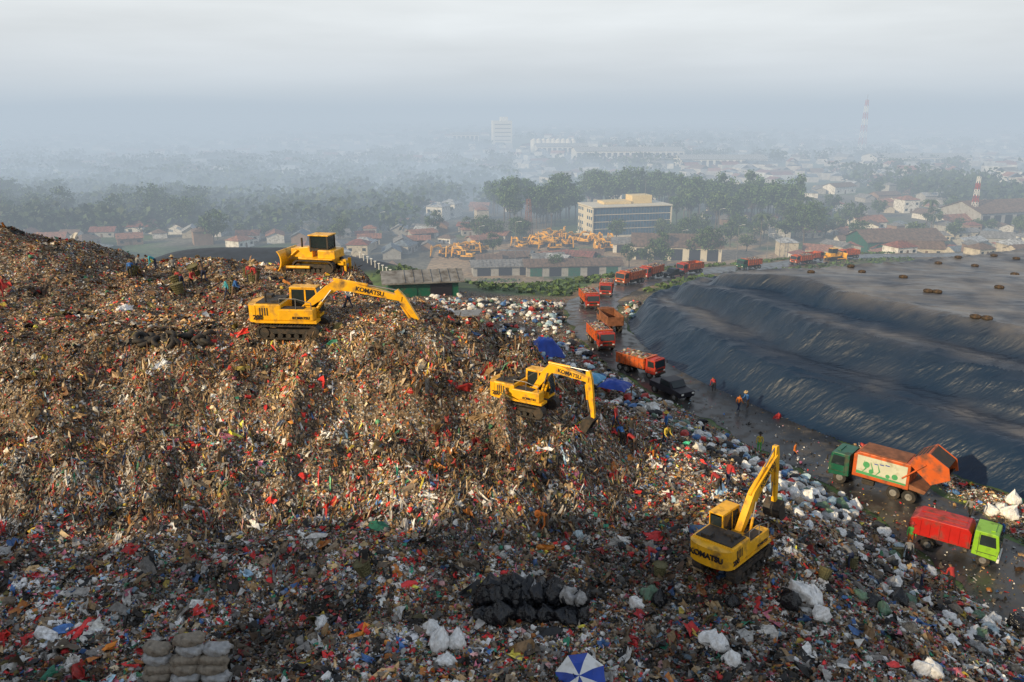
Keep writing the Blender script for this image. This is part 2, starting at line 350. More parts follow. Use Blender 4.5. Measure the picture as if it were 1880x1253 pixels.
# ---------------------------------------------------------------- loose refuse
PA=[((.13,.07,.034),13),((.26,.155,.07),17),((.37,.235,.11),15),((.5,.34,.17),12),((.58,.46,.30),9),((.78,.73,.64),7),((.02,.016,.012),13),((.19,.155,.045),7),((.6,.035,.025),7),((.55,.20,.03),5),((.16,.2,.28),2.5),((.7,.38,.36),2),((.08,.26,.13),1.8),((.7,.5,.06),2)]
PB=[((.18,.165,.15),13),((.33,.31,.285),12),((.52,.51,.48),10),((.82,.81,.78),9),((.015,.015,.016),21),((.12,.09,.062),14),((.25,.185,.12),12),((.05,.13,.32),4),((.28,.42,.54),2.6),((.6,.03,.03),7),((.68,.2,.28),3),((.04,.29,.17),2.6),((.68,.5,.08),2),((.5,.18,.04),3.2)]
def pick(P,n):
    c=np.array([p[0] for p in P]); w=np.array([p[1] for p in P],float); i=rng.choice(len(P),n,p=w/w.sum()); return c[i]*(.7+.6*rng.random((n,1)))
def sampleY(n,y0,y1,a=.9): u=rng.random(n); return (y0**-a+u*(y1**-a-y0**-a))**(-1/a)
def sites(n,y0=21,y1=110,a=.8,roadlit=.05):
    y=sampleY(n,y0,y1,a); x=(rng.random(n)*1.5-.80)*(y+4); x=np.minimum(x,50)
    z,g,F,d,s,S=terrain(x,y); keep=(rng.random(n)<np.maximum(g,roadlit*(d<3.4)*(y<110)))&(x<42)
    e=.25; zx=terrain(x[keep]+e,y[keep])[0]; zy=terrain(x[keep],y[keep]+e)[0]; z=z[keep]
    nrm=np.stack([-(zx-z)/e,-(zy-z)/e,np.ones_like(z)],-1); nrm/=np.linalg.norm(nrm,axis=1,keepdims=True)
    x,y,S,d=x[keep],y[keep],S[keep],d[keep]; z=np.maximum(z,np.where(d<3.4,np.where(y<100,.12,z),-99))
    return np.stack([x,y,z],-1),nrm,S,d
def frames(nrm,tilt):
    n=nrm+tilt*rng.normal(size=nrm.shape); n/=np.linalg.norm(n,axis=1,keepdims=True)
    t=rng.normal(size=n.shape); t-=n*(t*n).sum(1,keepdims=True); t/=np.linalg.norm(t,axis=1,keepdims=True); return n,t,np.cross(n,t)
def brown(P,S):
    # share of matted, earthy refuse against fresh mixed plastic
    up=sm((P[:,2]-8)/4)*sm((-P[:,0]-2)/12)
    return np.clip(.25+.42*sm(S*1.8+1.4*fbm(P[:,0]/5,P[:,1]/5,3,80))+.35*up+.7*fbm(P[:,0]/3,P[:,1]/3,3,84),.05,.97)
def colours(P,S):
    n=len(P); c=np.where((rng.random(n)<brown(P,S))[:,None],pick(PA,n),pick(PB,n))
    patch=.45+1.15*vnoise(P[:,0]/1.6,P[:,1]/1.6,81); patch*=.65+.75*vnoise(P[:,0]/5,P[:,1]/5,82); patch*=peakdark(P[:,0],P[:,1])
    patch*=1-.4*sm((vnoise(P[:,0]/2.2,P[:,1]/1.2,83)-.6)*5)
    patch*=1-.25*sm((-6-P[:,0])/10)*np.exp(-((P[:,1]-35)/3.5)**2)  # shadow band painted into the refuse colour at lower left
    q=vnoise(P[:,0]/.8,P[:,1]/.8,86); c=np.where(((q>.86)&(rng.random(n)<.5))[:,None],np.array([.74,.71,.66]),c); q=vnoise(P[:,0]/1.3,P[:,1]/1.3,87); c=np.where(((q>.84)&(rng.random(n)<.6))[:,None],np.array([.03,.025,.02]),c)
    q=vnoise(P[:,0]/.7,P[:,1]/.7,88); c=np.where(((q>.9)&(rng.random(n)<.5))[:,None],np.array([.55,.03,.03]),c)
    return np.clip(c*np.clip(patch,.2,1.7)[:,None],0,.85)
def sheets(name,n,lo,hi,k,tilt,crump,long=1.0,label='',slopeonly=False,pw=2.2):
    P,nr,S,d=sites(n)
    if slopeonly: q=(S>.02)&(S<.95); P,nr,S,d=P[q],nr[q],S[q],d[q]
    n=len(P); nn,t1,t2=frames(nr,tilt)
    if slopeonly: t1=np.stack([nr[:,0],nr[:,1],-1.2*np.ones(n)],-1)+.5*rng.normal(size=(n,3)); t1/=np.linalg.norm(t1,axis=1,keepdims=True); t2=np.cross(nn,t1); t2/=np.linalg.norm(t2,axis=1,keepdims=True)+1e-6
    sz=lo*(hi/lo)**(rng.random(n)**pw); sy=sz*(.45+.5*rng.random(n))/long; sx=sz*long
    g1=np.linspace(-.5,.5,k); ga,gb=np.meshgrid(g1,g1); ga=ga.ravel();gb=gb.ravel(); m=k*k
    A=ga[None]+.26/(k-1)*rng.normal(size=(n,m)); Bq=gb[None]+.26/(k-1)*rng.normal(size=(n,m)); Hh=crump*rng.normal(size=(n,m))*sz[:,None]
    V=P[:,None]+(A*sx[:,None])[...,None]*t1[:,None]+(Bq*sy[:,None])[...,None]*t2[:,None]+Hh[...,None]*nn[:,None]
    V[...,2]+=(.2*sz*rng.random(n))[:,None]
    f=gridfaces(k,k); Fq=(np.arange(n)[:,None,None]*m+f[None]).reshape(-1,4)
    c=colours(P,S)
    if slopeonly: c=np.where((rng.random(n)<.35)[:,None],pick(PA[:5]+PA[6:8],n)*(.5+.9*vnoise(P[:,0]/1.6,P[:,1]/1.6,81))[:,None],c)
    c=np.repeat(c,m,0)
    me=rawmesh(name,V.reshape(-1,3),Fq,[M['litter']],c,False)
    thing(name,label,'refuse',me=me,kind='stuff')
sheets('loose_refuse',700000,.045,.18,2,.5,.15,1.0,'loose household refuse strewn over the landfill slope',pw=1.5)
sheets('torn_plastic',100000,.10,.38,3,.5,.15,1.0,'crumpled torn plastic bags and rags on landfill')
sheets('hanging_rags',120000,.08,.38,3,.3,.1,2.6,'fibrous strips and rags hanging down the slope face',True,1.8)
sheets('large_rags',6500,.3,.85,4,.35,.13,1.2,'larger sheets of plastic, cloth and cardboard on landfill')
def ico(sub):
    bm=bmesh.new(); bmesh.ops.create_icosphere(bm,subdivisions=sub,radius=1); v=np.array([x.co[:] for x in bm.verts]); f=np.array([[x.index for x in q.verts] for q in bm.faces]); bm.free(); return v,f
iv,jf=ico(2)
def lumps(name,n,lo,hi,label,P=None,nr=None,S=None,cols=None,flat=.7,sub=iv,fc=jf,rough=.2,smooth=True):
    if P is None: P,nr,S,_=sites(n)
    n=len(P); nn,t1,t2=frames(nr,.3); sz=lo*(hi/lo)**(rng.random(n)**1.8)*.5; m=len(sub)
    k=sub[None]*(1+rough*rng.normal(size=(n,m,1)))*sz[:,None,None]*np.stack([.8+.5*rng.random(n),.7+.4*rng.random(n),flat*(.7+.5*rng.random(n))],-1)[:,None]
    V=P[:,None]+k[...,0:1]*t1[:,None]+k[...,1:2]*t2[:,None]+k[...,2:3]*nn[:,None]; V[...,2]+=(sz*.3)[:,None]
    Fq=(np.arange(n)[:,None,None]*m+fc[None]).reshape(-1,3)
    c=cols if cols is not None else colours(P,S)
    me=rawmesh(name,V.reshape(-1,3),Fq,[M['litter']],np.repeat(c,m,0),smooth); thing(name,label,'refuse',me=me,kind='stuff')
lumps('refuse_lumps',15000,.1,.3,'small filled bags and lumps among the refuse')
# ---------------------------------------------------------------- sacks
sv,sf=ico(3)
def sackmesh(i,m,lying=False):
    r=np.random.default_rng(100+i); v=sv.copy()
    a=np.arctan2(v[:,1],v[:,0]); rad=1+.11*np.sin(a*(3+i%3)+i)+.10*np.sin(v[:,2]*6+a*5+i)+.07*np.sin(a*11+v[:,2]*9)+.035*r.normal(size=len(v))
    v=v*rad[:,None]
    if lying: v=np.sign(v)*np.abs(v)**.75*np.array([.56,.33,.2]); v[:,2]+=.2
    else:
        v[:,2]=np.where(v[:,2]<-.5,-.5+(v[:,2]+.5)*.3,v[:,2]); top=np.clip((v[:,2]-.6)*3,0,1); v[:,:2]*=(1-.75*top)[:,None]; v[:,2]+=top*.4
        v*=np.array([.5,.42+.1*(i%3),.46+.1*(i%2)]); v[:,2]+=.2
    return rawmesh('refuse_sack',v,sf,[m],None,True)
SM={k:mat(k,c,ro,0,.3,4.5,dr,da,.8) for k,c,dr,da,ro in [('white_woven_plastic',(.8,.79,.76),(.46,.42,.35),.22,.45),('grey_plastic',(.34,.34,.34),(.15,.13,.1),.35,.35),('black_plastic',(.010,.011,.014),(.04,.035,.03),.1,.18),('pale_blue_plastic',(.4,.5,.54),(.25,.25,.25),.3,.45),('green_plastic',(.11,.2,.13),(.1,.1,.08),.4,.45),('brown_sacking',(.26,.22,.17),(.1,.08,.06),.45,.8)]}
sk=[(sackmesh(i*10+j,m),k) for j,(k,m) in enumerate(SM.items()) for i in range(3)]
SLAB={'white_woven_plastic':'bulging white woven sack of sorted refuse','grey_plastic':'dirty grey plastic bag full of refuse','black_plastic':'shiny black refuse bag lying on the heap','pale_blue_plastic':'pale blue plastic bag stuffed with refuse','green_plastic':'dull green plastic sack on the refuse','brown_sacking':'brown sack filled with refuse'}
def sack(x,y,s,kinds=None,z=None,grp='sacks of sorted refuse along the haul road',zs=.85):
    c=[q for q in sk if kinds is None or q[1] in kinds]; me,k=random.choice(c)
    o=thing('refuse_sack',SLAB[k],'sack',(x,y,(gz(x,y) if z is None else z)-.05),0,grp,me); o.scale=(s*random.uniform(.8,1.2),s*random.uniform(.8,1.2),s*zs*random.uniform(.8,1.2)); o.rotation_euler=(random.uniform(-.5,.5),random.uniform(-.5,.5),random.random()*6.3); return o
n=20000; y=sampleY(n,24,106,.2); x=rng.uniform(-14,30,n); z,g_,F,d,s,S=terrain(x,y)
pr=np.exp(-((d-7.0)/3.8)**2)*(s>0)*(S<.25)*(.2+.8*sm((y-34)/8))+.8*(y>68)*(s>0)*(x>-12)*(S<.1)*(d>4)+.01*(S<.1)*(y<40)
pr=np.where((s<0)&(d>3.6)&(mound_d(x,y)<0.3),.8,pr)*g_*(.2+1.2*(fbm(x/3,y/3,2,44)>-.02))
kp=(rng.random(n)<pr*.6); bx,by,bz=x[kp],y[kp],z[kp]; order=np.argsort(by); ns=200
for i in order[:ns]: sack(float(bx[i]),float(by[i]),random.uniform(.28,.68),['white_woven_plastic']*2+random.sample(list(SM),2),float(bz[i]))
ro=order[ns:]; Pq=np.stack([bx,by,bz+.08],-1)[ro]
wc=np.array([(.85,.84,.81),(.78,.77,.74),(.5,.49,.47),(.015,.017,.022),(.36,.5,.58),(.84,.84,.81),(.12,.2,.14),(.02,.02,.025),(.34,.26,.18),(.62,.60,.56),(.5,.05,.04),(.07,.17,.38)]); cc=wc[rng.integers(0,12,len(ro))]*(.7+.35*rng.random((len(ro),1)))
lumps('sack_heap',0,.3,.95,'countless white, grey and black refuse sacks heaped together',Pq,np.tile([0,0,1.],(len(ro),1)),None,cc,.7,iv,jf,.13,False)
def pxsacks(l,kinds,s,grp,dz=0,zs=1.0):
    for u,v in l:
        X0,Y0,Z0=gp(u,v); sack(X0,Y0,s*random.uniform(.85,1.15),kinds,Z0+dz,grp,zs)
pxsacks([(880+i*17+random.uniform(-5,5),1118+random.uniform(-8,8)) for i in range(12)]+[(880+i*19,1138) for i in range(11)],['black_plastic'],.85,'black bags heaped in a row',.1)
pxsacks([(888+i*19,1122) for i in range(10)]+[(905+i*22,1105) for i in range(6)],['black_plastic'],.8,'black bags heaped in a row',.6)
pxsacks([(985,1112),(1015,1116),(1045,1122),(1065,1130)],['grey_plastic'],.65,'black bags heaped in a row',.7)
pxsacks([(795,1160),(805,1190),(838,1188),(1172,1115),(1320,1195),(1345,1220),(1300,1185),(1495,1110),(1475,1095),(1505,1135),(1550,955),(1567,935),(1455,912),(1478,918),(1438,900),(1690,1235),(1714,1242),(1860,925),(1838,938),(1822,945),(1850,950)],['white_woven_plastic'],.78,'large white sacks',.05,1.1)
pxsacks([(1450,1110),(1195,1095),(1210,1110),(1540,930),(1520,945),(1650,1110),(1620,1125),(1870,1150),(1345,1110),(1600,1110),(1580,1100)],['black_plastic','green_plastic'],.8,'dark bags on the heap')
lm=[sackmesh(72,SM['brown_sacking'],True),sackmesh(75,SM['grey_plastic'],True),sackmesh(81,SM['brown_sacking'],True)]
for u in (290,340,394):
    bx0,by0,_=gp(u,1252); z0=gz(bx0,by0)
    for k in range(4 if u!=340 else 5):
        thing('stacked_sack','grey brown filled sack lying flat in a stack','sack',(bx0+random.uniform(-.14,.14),by0+k*.16,z0+.0+k*.29),random.uniform(-.3,.3),'flat sacks stacked in three columns',lm[(k+int(u))%3])
# ---------------------------------------------------------------- excavator
def thick(pts,th):
    L=[];Rr=[]
    for i,p in enumerate(pts):
        a=Vector(pts[max(i-1,0)]);b_=Vector(pts[min(i+1,len(pts)-1)]); t=(b_-a).normalized(); n=Vector((-t.y,t.x))*th[i]/2
        L.append((p[0]+n.x,p[1]+n.y)); Rr.append((p[0]-n.x,p[1]-n.y))
    return L+Rr[::-1]
def track(root,y,L=4.1,H=.92,w=.6,z0=0,mt='dark'):
    r=H/2; c=[]
    for i in range(9): a=-math.pi/2+math.pi*i/8; c.append((L/2-r+r*math.cos(a),z0+r+r*math.sin(a)))
    for i in range(9): a=math.pi/2+math.pi*i/8; c.append((-L/2+r+r*math.cos(a),z0+r+r*math.sin(a)))
    b=B(); inner=[(p[0]*.93,z0+r+(p[1]-z0-r)*.8) for p in c]
    for i in range(18):
        j=(i+1)%18; p,q,pi,qi=c[i],c[j],inner[i],inner[j]
        b.prism([p,q,qi,pi],y-w/2,y+w/2)
    per=[]
    for i in range(18):
        p,q=Vector(c[i]),Vector(c[(i+1)%18]); m=max(1,int((q-p).length/.19))
        for k in range(m): e=p.lerp(q,(k+.5)/m); d=(q-p).normalized(); per.append((e,math.atan2(d.y,d.x)))
    for e,a in per: b.box((e.x,y,e.y),(.06,w+.02,.07),Matrix.Rotation(-a,3,'Y'))
    part(root,'track',b.me('track',M[mt]))
    b=B()
    for k in range(7): xx=-L/2+r+(L-2*r)*k/6; b.cyl((xx,y-w*.42,z0+.22+(.2 if k in(0,6) else 0)),(xx,y+w*.42,z0+.22+(.2 if k in(0,6) else 0)),.17+(.17 if k in(0,6) else 0),n=14)
    b.box((0,y,z0+r+.03),(L-2*r,w*.6,.3)); part(root,'roller_frame',b.me('roller_frame',M['dark']))
def excavator(Bp,C,D,baf,label,loc=(0,0,0),rz=0,group=None,sc_=1):
    r=thing('excavator',label,'excavator',loc,rz,group,sc_=sc_); A=(.55,1.65)
    for s in(-1,1): track(r,s*1.1)
    b=B().box((0,0,.6),(1.8,1.7,.4),bev=.05).cyl((0,0,.75),(0,0,1.05),.6,n=20); part(r,'undercarriage',b.me('undercarriage',M['dark']))
    b=B().plate([(1.9,-1.35),(1.9,-.45),(1.0,-.4),(1.0,.4),(1.6,.42),(1.6,1.35),(-2.1,1.35),(-2.1,-1.35)],1.05,1.22)
    b.box((-1.25,0,1.75),(1.75,2.66,1.06),bev=.08).box((.55,-.95,1.6),(2.3,.78,.75),bev=.07).box((-.15,.0,1.5),(.9,.8,.5),bev=.04)
    part(r,'body',b.me('body',M['yellow']))
    b=B(); aa=[R(80),R(62),R(40),R(20),R(1)]; pts=[(-2.05,-1.36)]+[(-2.1-.68*math.cos(a)**.7,-1.34*math.sin(a)) for a in aa]+[(-2.1-.68*math.cos(a)**.7,1.34*math.sin(a)) for a in aa[-2::-1]]+[(-2.05,1.36)]
    b.plate(pts,1.1,2.2); part(r,'counterweight',b.me('counterweight',M['yellow']))
    b=B().box((-1.3,0,2.31),(1.5,2.3,.08),bev=.03).box((-1.75,.55,2.42),(.5,.6,.2),bev=.03).box((-.9,-.5,2.4),(.5,.9,.14),bev=.03).box((.3,-.95,2.0),(1.5,.6,.05)).cyl((-1.5,-.85,2.3),(-1.5,-.85,2.85),.07)
    for s in(-1,1):
        for k in range(4): b.box((-1.75+k*.16,s*1.342,1.8),(.07,.02,.5))
    part(r,'engine_cover',b.me('engine_cover',M['dark']))
    b=B()
    for x0 in(-.45,.6,1.6): b.cyl((x0,-1.3,1.95),(x0,-1.3,2.65 if x0<1 else 2.4),.025,n=6)
    b.cyl((-.45,-1.3,2.65),(.6,-1.3,2.65),.025,n=6).cyl((.6,-1.3,2.65),(1.6,-1.3,2.4),.025,n=6); part(r,'handrail',b.me('handrail',M['grey']))
    b=B(); prof=[(-.35,1.22),(1.55,1.22),(1.62,1.8),(1.35,2.92),(-.3,2.95)]
    for ya,yb in((.45,.5),(1.28,1.33)):
        for p,q,t in[(prof[0],prof[4],.14),(prof[3],prof[2],.1),(prof[4],prof[3],.12),(prof[0],prof[1],.5),((.66,1.2),(.66,2.9),.1)]: b.prism(thick([p,q],[t,t]),ya,yb)
    b.box((.52,.89,2.99),(1.8,.95,.1),bev=.04).box((.55,.89,1.3),(1.8,.76,.14)); cab=part(r,'cab',b.me('cab',M['yellow']))
    for yy in(.475,1.305):
        b=B().prism([(-.25,1.5),(1.52,1.5),(1.56,1.85),(1.3,2.86),(-.22,2.88)],yy-.008,yy+.008); part(cab,'window',b.me('window',M['glass']))
    b=B().prism([(1.62,1.3),(1.66,1.82),(1.38,2.9),(1.355,2.9),(1.62,1.8)],.52,1.26); part(cab,'windscreen',b.me('windscreen',M['glass']))
    b=B().box((-.36,.89,2.3),(.02,.7,1.1)).box((.3,.89,1.75),(.6,.5,.9)); part(cab,'rear_window',b.me('rear_window',M['glass']))
    Bv=Vector(Bp);Av=Vector(A);Cv=Vector(C);Dv=Vector(D)
    m1=Av.lerp(Bv,.75)+(Bv-Av.lerp(Cv,.4))*.05; m2=Bv.lerp(Cv,.25)+(Bv-Av.lerp(Cv,.5))*.06
    b=B().prism(thick([A,tuple(m1),tuple(Bv),tuple(m2),tuple(Cv)],[.32,.60,.70,.60,.32]),-.21,.21,.02); b.cyl((A[0],-.4,A[1]),(A[0],.4,A[1]),.16); part(r,'boom',b.me('boom',M['yellow']))
    cd_=(Cv-Dv).normalized(); E=Cv+cd_*.65
    b=B().prism(thick([tuple(E),tuple(Cv),tuple(Dv)],[.28,.5,.26]),-.15,.15,.02); part(r,'stick',b.me('stick',M['yellow']))
    nB=(Bv-Av.lerp(Cv,.5)).normalized()
    def ram(p,q,yy,rr):
        p=Vector(p);q=Vector(q);m=p.lerp(q,.55)
        h=part(r,'hydraulic_cylinder',B().cyl((p.x,yy,p.y),(m.x,yy,m.y),rr,n=10).me('hydraulic_cylinder',M['yellow']))
        part(h,'piston_rod',B().cyl((m.x,yy,m.y),(q.x,yy,q.y),.045,n=8).me('piston_rod',M['chrome']))
    hb=Av.lerp(Bv,.85)-nB*.05
    for yy in(-.3,.3): ram((1.25,1.3),hb,yy,.09)
    ram(Bv+nB*.44,E,0,.09)
    off=Vector((cd_.y,-cd_.x)); ram(Cv.lerp(Dv,.12)-off*.32,Cv.lerp(Dv,.85)-off*.34,0,.08)
    b=B(); cx,cy=.1,-.55
    outer=[(cx+.62*math.cos(a),cy+.62*math.sin(a)) for a in [R(q) for q in range(80,281,25)]]; inner=[(cx+.55*math.cos(a),cy+.55*math.sin(a)) for a in [R(q) for q in range(80,281,25)]]
    rot=Matrix.Rotation(baf,2); tr_=lambda P:[tuple(Dv+rot@Vector(p)) for p in P]
    outer=tr_(outer);inner=tr_(inner)
    for i in range(len(outer)-1): b.prism([outer[i],outer[i+1],inner[i+1],inner[i]],-.55,.55)
    for yy in(-.555,.525): b.prism(outer,yy,yy+.03)
    for k in range(5): p=Vector(outer[-1]); d=(Vector(outer[-1])-Vector(outer[-2])).normalized(); q=p+d*.25; b.cyl((p.x,-.48+k*.24,p.y),(q.x,-.48+k*.24,q.y),.07,.02,6)
    part(r,'bucket',b.me('bucket',M['dark']))
    ang=math.atan2(C[1]-Bp[1],C[0]-Bp[0]); mid=m2.lerp(Cv,.36)
    for s in(-1,1):
        FR=RX if s<0 else Matrix.Rotation(math.pi,4,'Z')@RX
        part(r,'lettering',text_me('KOMATSU',.40,M['ink'],Matrix.Translation((mid.x,s*.222,mid.y))@Matrix.Rotation(-ang,4,'Y')@FR))
        part(r,'lettering',text_me('200',.42,M['ink'],Matrix.Translation((-1.9,s*1.372,1.42))@FR))
        part(r,'lettering',text_me('KOMATSU',.24,M['ink'],Matrix.Translation((.9 if s<0 else -1.0,s*1.37,1.42))@FR))
    part(r,'lettering',text_me('KOMATSU',.46,M['ink'],Matrix.Translation((-2.80,0,1.72))@Matrix.Rotation(-math.pi/2,4,'Z')@RX,.03))
    return r
def seat(x,y,rad=1.6):
    a=np.linspace(0,6.2,14); return float(np.mean(surf(x+rad*np.cos(a),y+rad*np.sin(a))))
x0,y0,z0=gp(542,604); E1=excavator((3.0,3.35),(7.2,2.5),(8.7,.2),-.2,'yellow tracked excavator reaching its arm over the slope edge',(x0,y0,seat(x0,y0)-.25),R(-4),sc_=.96)
x0,y0,z0=gp(968,738); E2=excavator((2.0,3.6),(5.0,3.2),(5.4,.4),-.5,'yellow tracked excavator with folded arm digging the lower heap',(x0,y0,seat(x0,y0)),R(-30),sc_=.76)
x0,y0,z0=gp(1345,1034); E3=excavator((2.2,3.5),(4.7,5.1),(4.7,2.1),.2,'yellow tracked excavator with raised boom beside the haul road',(x0,y0,seat(x0,y0)+.1),R(44),sc_=.78); E3.rotation_euler=(R(-3),R(-2),R(44))
def dozer(loc,rz,label,group=None,sc_=1):
    r=thing('bulldozer',label,'bulldozer',loc,rz,group,sc_=sc_)
    for s in(-1,1): track(r,s*1.0,3.6,1.05,.56)
    b=B().box((0,0,.9),(3.0,1.5,.6),bev=.05).prism([(.3,1.15),(2.2,1.15),(2.2,1.85),(.3,2.05)],-.5,.5,.05).box((-1.1,0,1.5),(1.5,1.9,.7),bev=.08)
    for s in(-1,1): b.box((-.3,s*1.0,1.15),(2.9,.6,.08),bev=.02)
    part(r,'body',b.me('body',M['yellow']))
    b=B().box((2.22,0,1.5),(.06,.85,.6)).cyl((1.3,.25,1.9),(1.3,.25,2.7),.08); part(r,'grille',b.me('grille',M['dark']))
    b=B()
    for x1 in(-1.15,.35):
        for s in(-.68,.68): b.box((x1,s,2.3),(.12,.12,1.3))
    b.box((-.4,0,1.85),(1.6,1.44,.2)); cab=part(r,'cab',b.me('cab',M['dark']))
    b=B().box((-.4,0,3.0),(1.8,1.6,.09),bev=.03); part(cab,'roof',b.me('roof',M['yellow']))
    b=B()
    for s in(-.69,.69): b.box((-.4,s,2.45),(1.38,.02,.9))
    b.box((-1.16,0,2.45),(.02,1.24,.9)).box((.36,0,2.45),(.02,1.24,.9)); part(cab,'window',b.me('window',M['glass']))
    q=[]
    for i in range(8): a=R(-50+100*i/7); q.append((3.5-.9*math.cos(a),.95+1.05*math.sin(a)))
    b=B()
    for i in range(7): b.prism([q[i],q[i+1],(q[i+1][0]-.1,q[i+1][1]),(q[i][0]-.1,q[i][1])],-1.7,1.7)
    part(r,'blade',b.me('blade',M['yellow']))
    for s in(-1,1): part(r,'push_arm',B().cyl((.2,s*1.36,.5),(2.5,s*1.36,.45),.12).me('push_arm',M['yellow'])); part(r,'hydraulic_cylinder',B().cyl((1.6,s*.62,1.75),(2.6,s*.62,.9),.07).me('hydraulic_cylinder',M['yellow']))
    b=B().box((-2.2,0,.8),(.5,1.4,.3))
    for s in(-.5,.5): b.prism([(-2.6,1.1),(-2.35,1.1),(-2.45,.2),(-2.6,.1)],s-.06,s+.06)
    part(r,'ripper',b.me('ripper',M['yellow'])); return r
dozer((-14.7,60.0,gz(-14.7,60.0)+.02),R(168),'yellow tracked bulldozer pushing refuse on the plateau',sc_=.92)
# ---------------------------------------------------------------- trucks
def wheel(root,x,y,s,r=.48,w=.28):
    b=B().cyl((x,y-w/2,r),(x,y+w/2,r),r,n=22)
    wh=part(root,'wheel',b.me('wheel',M['black']))
    b=B().cyl((x,y+s*(w/2-.02),r),(x,y+s*(w/2+.02),r),r*.58,r*.5,16).cyl((x,y,r),(x,y+s*(w/2+.06),r),r*.2,n=10); part(wh,'rim',b.me('rim',M['grey']))
def cabover(root,c,xf=3.0,W=1.08):
    b=B().prism([(xf-1.55,.75),(xf-.02,.62),(xf+.05,1.45),(xf-.12,2.45),(xf-.35,2.52),(xf-1.5,2.52)],-W,W,.05).box((xf-.5,0,2.56),(.25,1.2,.06)); cab=part(root,'cab',b.me('cab',M[c]))
    b=B().prism([(xf+.052,1.52),(xf+.075,1.52),(xf-.09,2.36),(xf-.115,2.36)],-W+.12,W-.12); part(cab,'windscreen',b.me('windscreen',M['glass']))
    for s in(-1,1):
        b=B().prism([(xf-1.15,1.55),(xf-.15,1.55),(xf-.28,2.3),(xf-1.15,2.3)],s*(W+.003),s*(W+.018)); part(cab,'window',b.me('window',M['glass']))
        b=B().prism([(xf-1.3,1.0),(xf-.1,1.0),(xf-.1,1.04),(xf-1.3,1.04)],s*(W+.003),s*(W+.02)).prism([(xf-1.22,.85),(xf-1.19,.85),(xf-1.19,2.4),(xf-1.22,2.4)],s*(W+.003),s*(W+.012)); part(cab,'door_seam',b.me('door_seam',M['dark']))
        b=B().box((xf+.04,s*(W-.25),.98),(.05,.3,.17),bev=.02); part(root,'headlight',b.me('headlight',M['lamp']))
        b=B().box((xf+.12,s*(W+.16),2.0),(.05,.16,.4)).cyl((xf-.05,s*(W-.02),2.2),(xf+.12,s*(W+.16),2.2),.02,n=6); part(root,'mirror',b.me('mirror',M['black']))
    b=B().box((xf+.02,0,1.2),(.05,1.3,.28)); part(cab,'grille',b.me('grille',M['black']))
    b=B().box((xf+.04,0,.66),(.16,2*W-.02,.26),bev=.03); part(root,'bumper',b.me('bumper',M['whitep'] if c=='lime' else M['dark']))
    return cab
def chassis(root,x0,x1,axles,r=.48):
    b=B()
    for s in(-.4,.4): b.box(((x0+x1)/2,s,.8),(x1-x0,.12,.22))
    for a in axles: b.cyl((a,-.9,r),(a,.9,r),.08)
    b.box((0.4,.85,.7),(.9,.4,.4),bev=.04); part(root,'chassis',b.me('chassis',M['dark']))
def loadmesh():
    n=26; gx,gy=np.meshgrid(np.linspace(-3.1,1.2,n),np.linspace(-1.08,1.08,14)); gx=gx.ravel();gy=gy.ravel()
    z=2.35+.45*(1-(gy/1.1)**2)*(1-((gx+.95)/2.3)**4)+.5*fbm(gx*2.2,gy*2.2,3,5)
    c=pick(PB+PA,len(gx))*.7; return rawmesh('refuse_load',np.stack([gx,gy,z],-1),gridfaces(n,14),[M['litter']],c,False)
LM=loadmesh()
def dumptruck(loc,rz,cabc,bedc,label,sc_=.8):
    r=thing('dump_truck',label,'truck',loc,rz,'dump trucks queuing on the haul road',sc_=sc_); cabover(r,cabc,3.0); chassis(r,-3.2,2.8,(2.1,-1.6,-2.6))
    for s in(-1,1):
        wheel(r,2.1,s*.93,s)
        for a in(-1.6,-2.6): wheel(r,a,s*.86,s,.48,.44)
    b=B().box((-.95,0,1.12),(4.5,2.3,.1))
    for s in(-1,1):
        b.box((-.95,s*1.17,1.78),(4.5,.06,1.25)).box((-.95,s*1.2,2.42),(4.6,.12,.09))
        for k in range(7): b.box((-3.1+k*.72,s*1.22,1.75),(.09,.07,1.25))
    b.box((1.33,0,1.85),(.07,2.3,1.4)).box((-3.2,0,1.78),(.07,2.3,1.25)).box((1.5,0,2.6),(.4,2.3,.07)); part(r,'dump_body',b.me('dump_body',M[bedc]))
    return r
def putload(tr):
    o=thing('refuse_load','mixed household refuse heaped in a truck bed','refuse',tr.location,tr.rotation_euler[2],'refuse loads in trucks',LM); o.scale=tr.scale
TM=dumptruck((0,0,0),0,'redo','orange','orange dump truck loaded with refuse on the haul road',.76)
def onroad(x,y): return max(float(terrain(np.array([x]),np.array([y]))[0][0])+.03,float(polydist(np.array([x]),np.array([y]),ROAD)[1][0])+.1)
x0,y0,_=gp(1176,688,74); TM.location=(x0,y0,onroad(x0,y0)); TM.rotation_euler=(0,0,math.atan2(-.72,.69)); putload(TM)
TL=[(1103,637,-80,1,84,'red dump truck heaped with refuse driving forward'),(1118,604,100,0,90,'rusty brown dump truck parked behind another truck'),(1082,563,-84,1,98,'orange and green dump truck loaded with refuse'),(1113,543,-100,1,108,'orange dump truck queuing on the curve'),(1156,523,-135,1,122,'orange dump truck queuing on the curve'),(1194,512,-130,1,128,'orange dump truck queuing on the curve'),(1265,504,-145,0,135,'orange dump truck queuing on the curve'),(1374,495,-150,1,150,'orange dump truck with green cab on the access road'),(1470,486,-150,1,150,'orange dump truck on the access road'),(1492,481,30,0,150,'orange dump truck on the access road'),(1556,475,-160,0,150,'orange dump truck on the access road')]
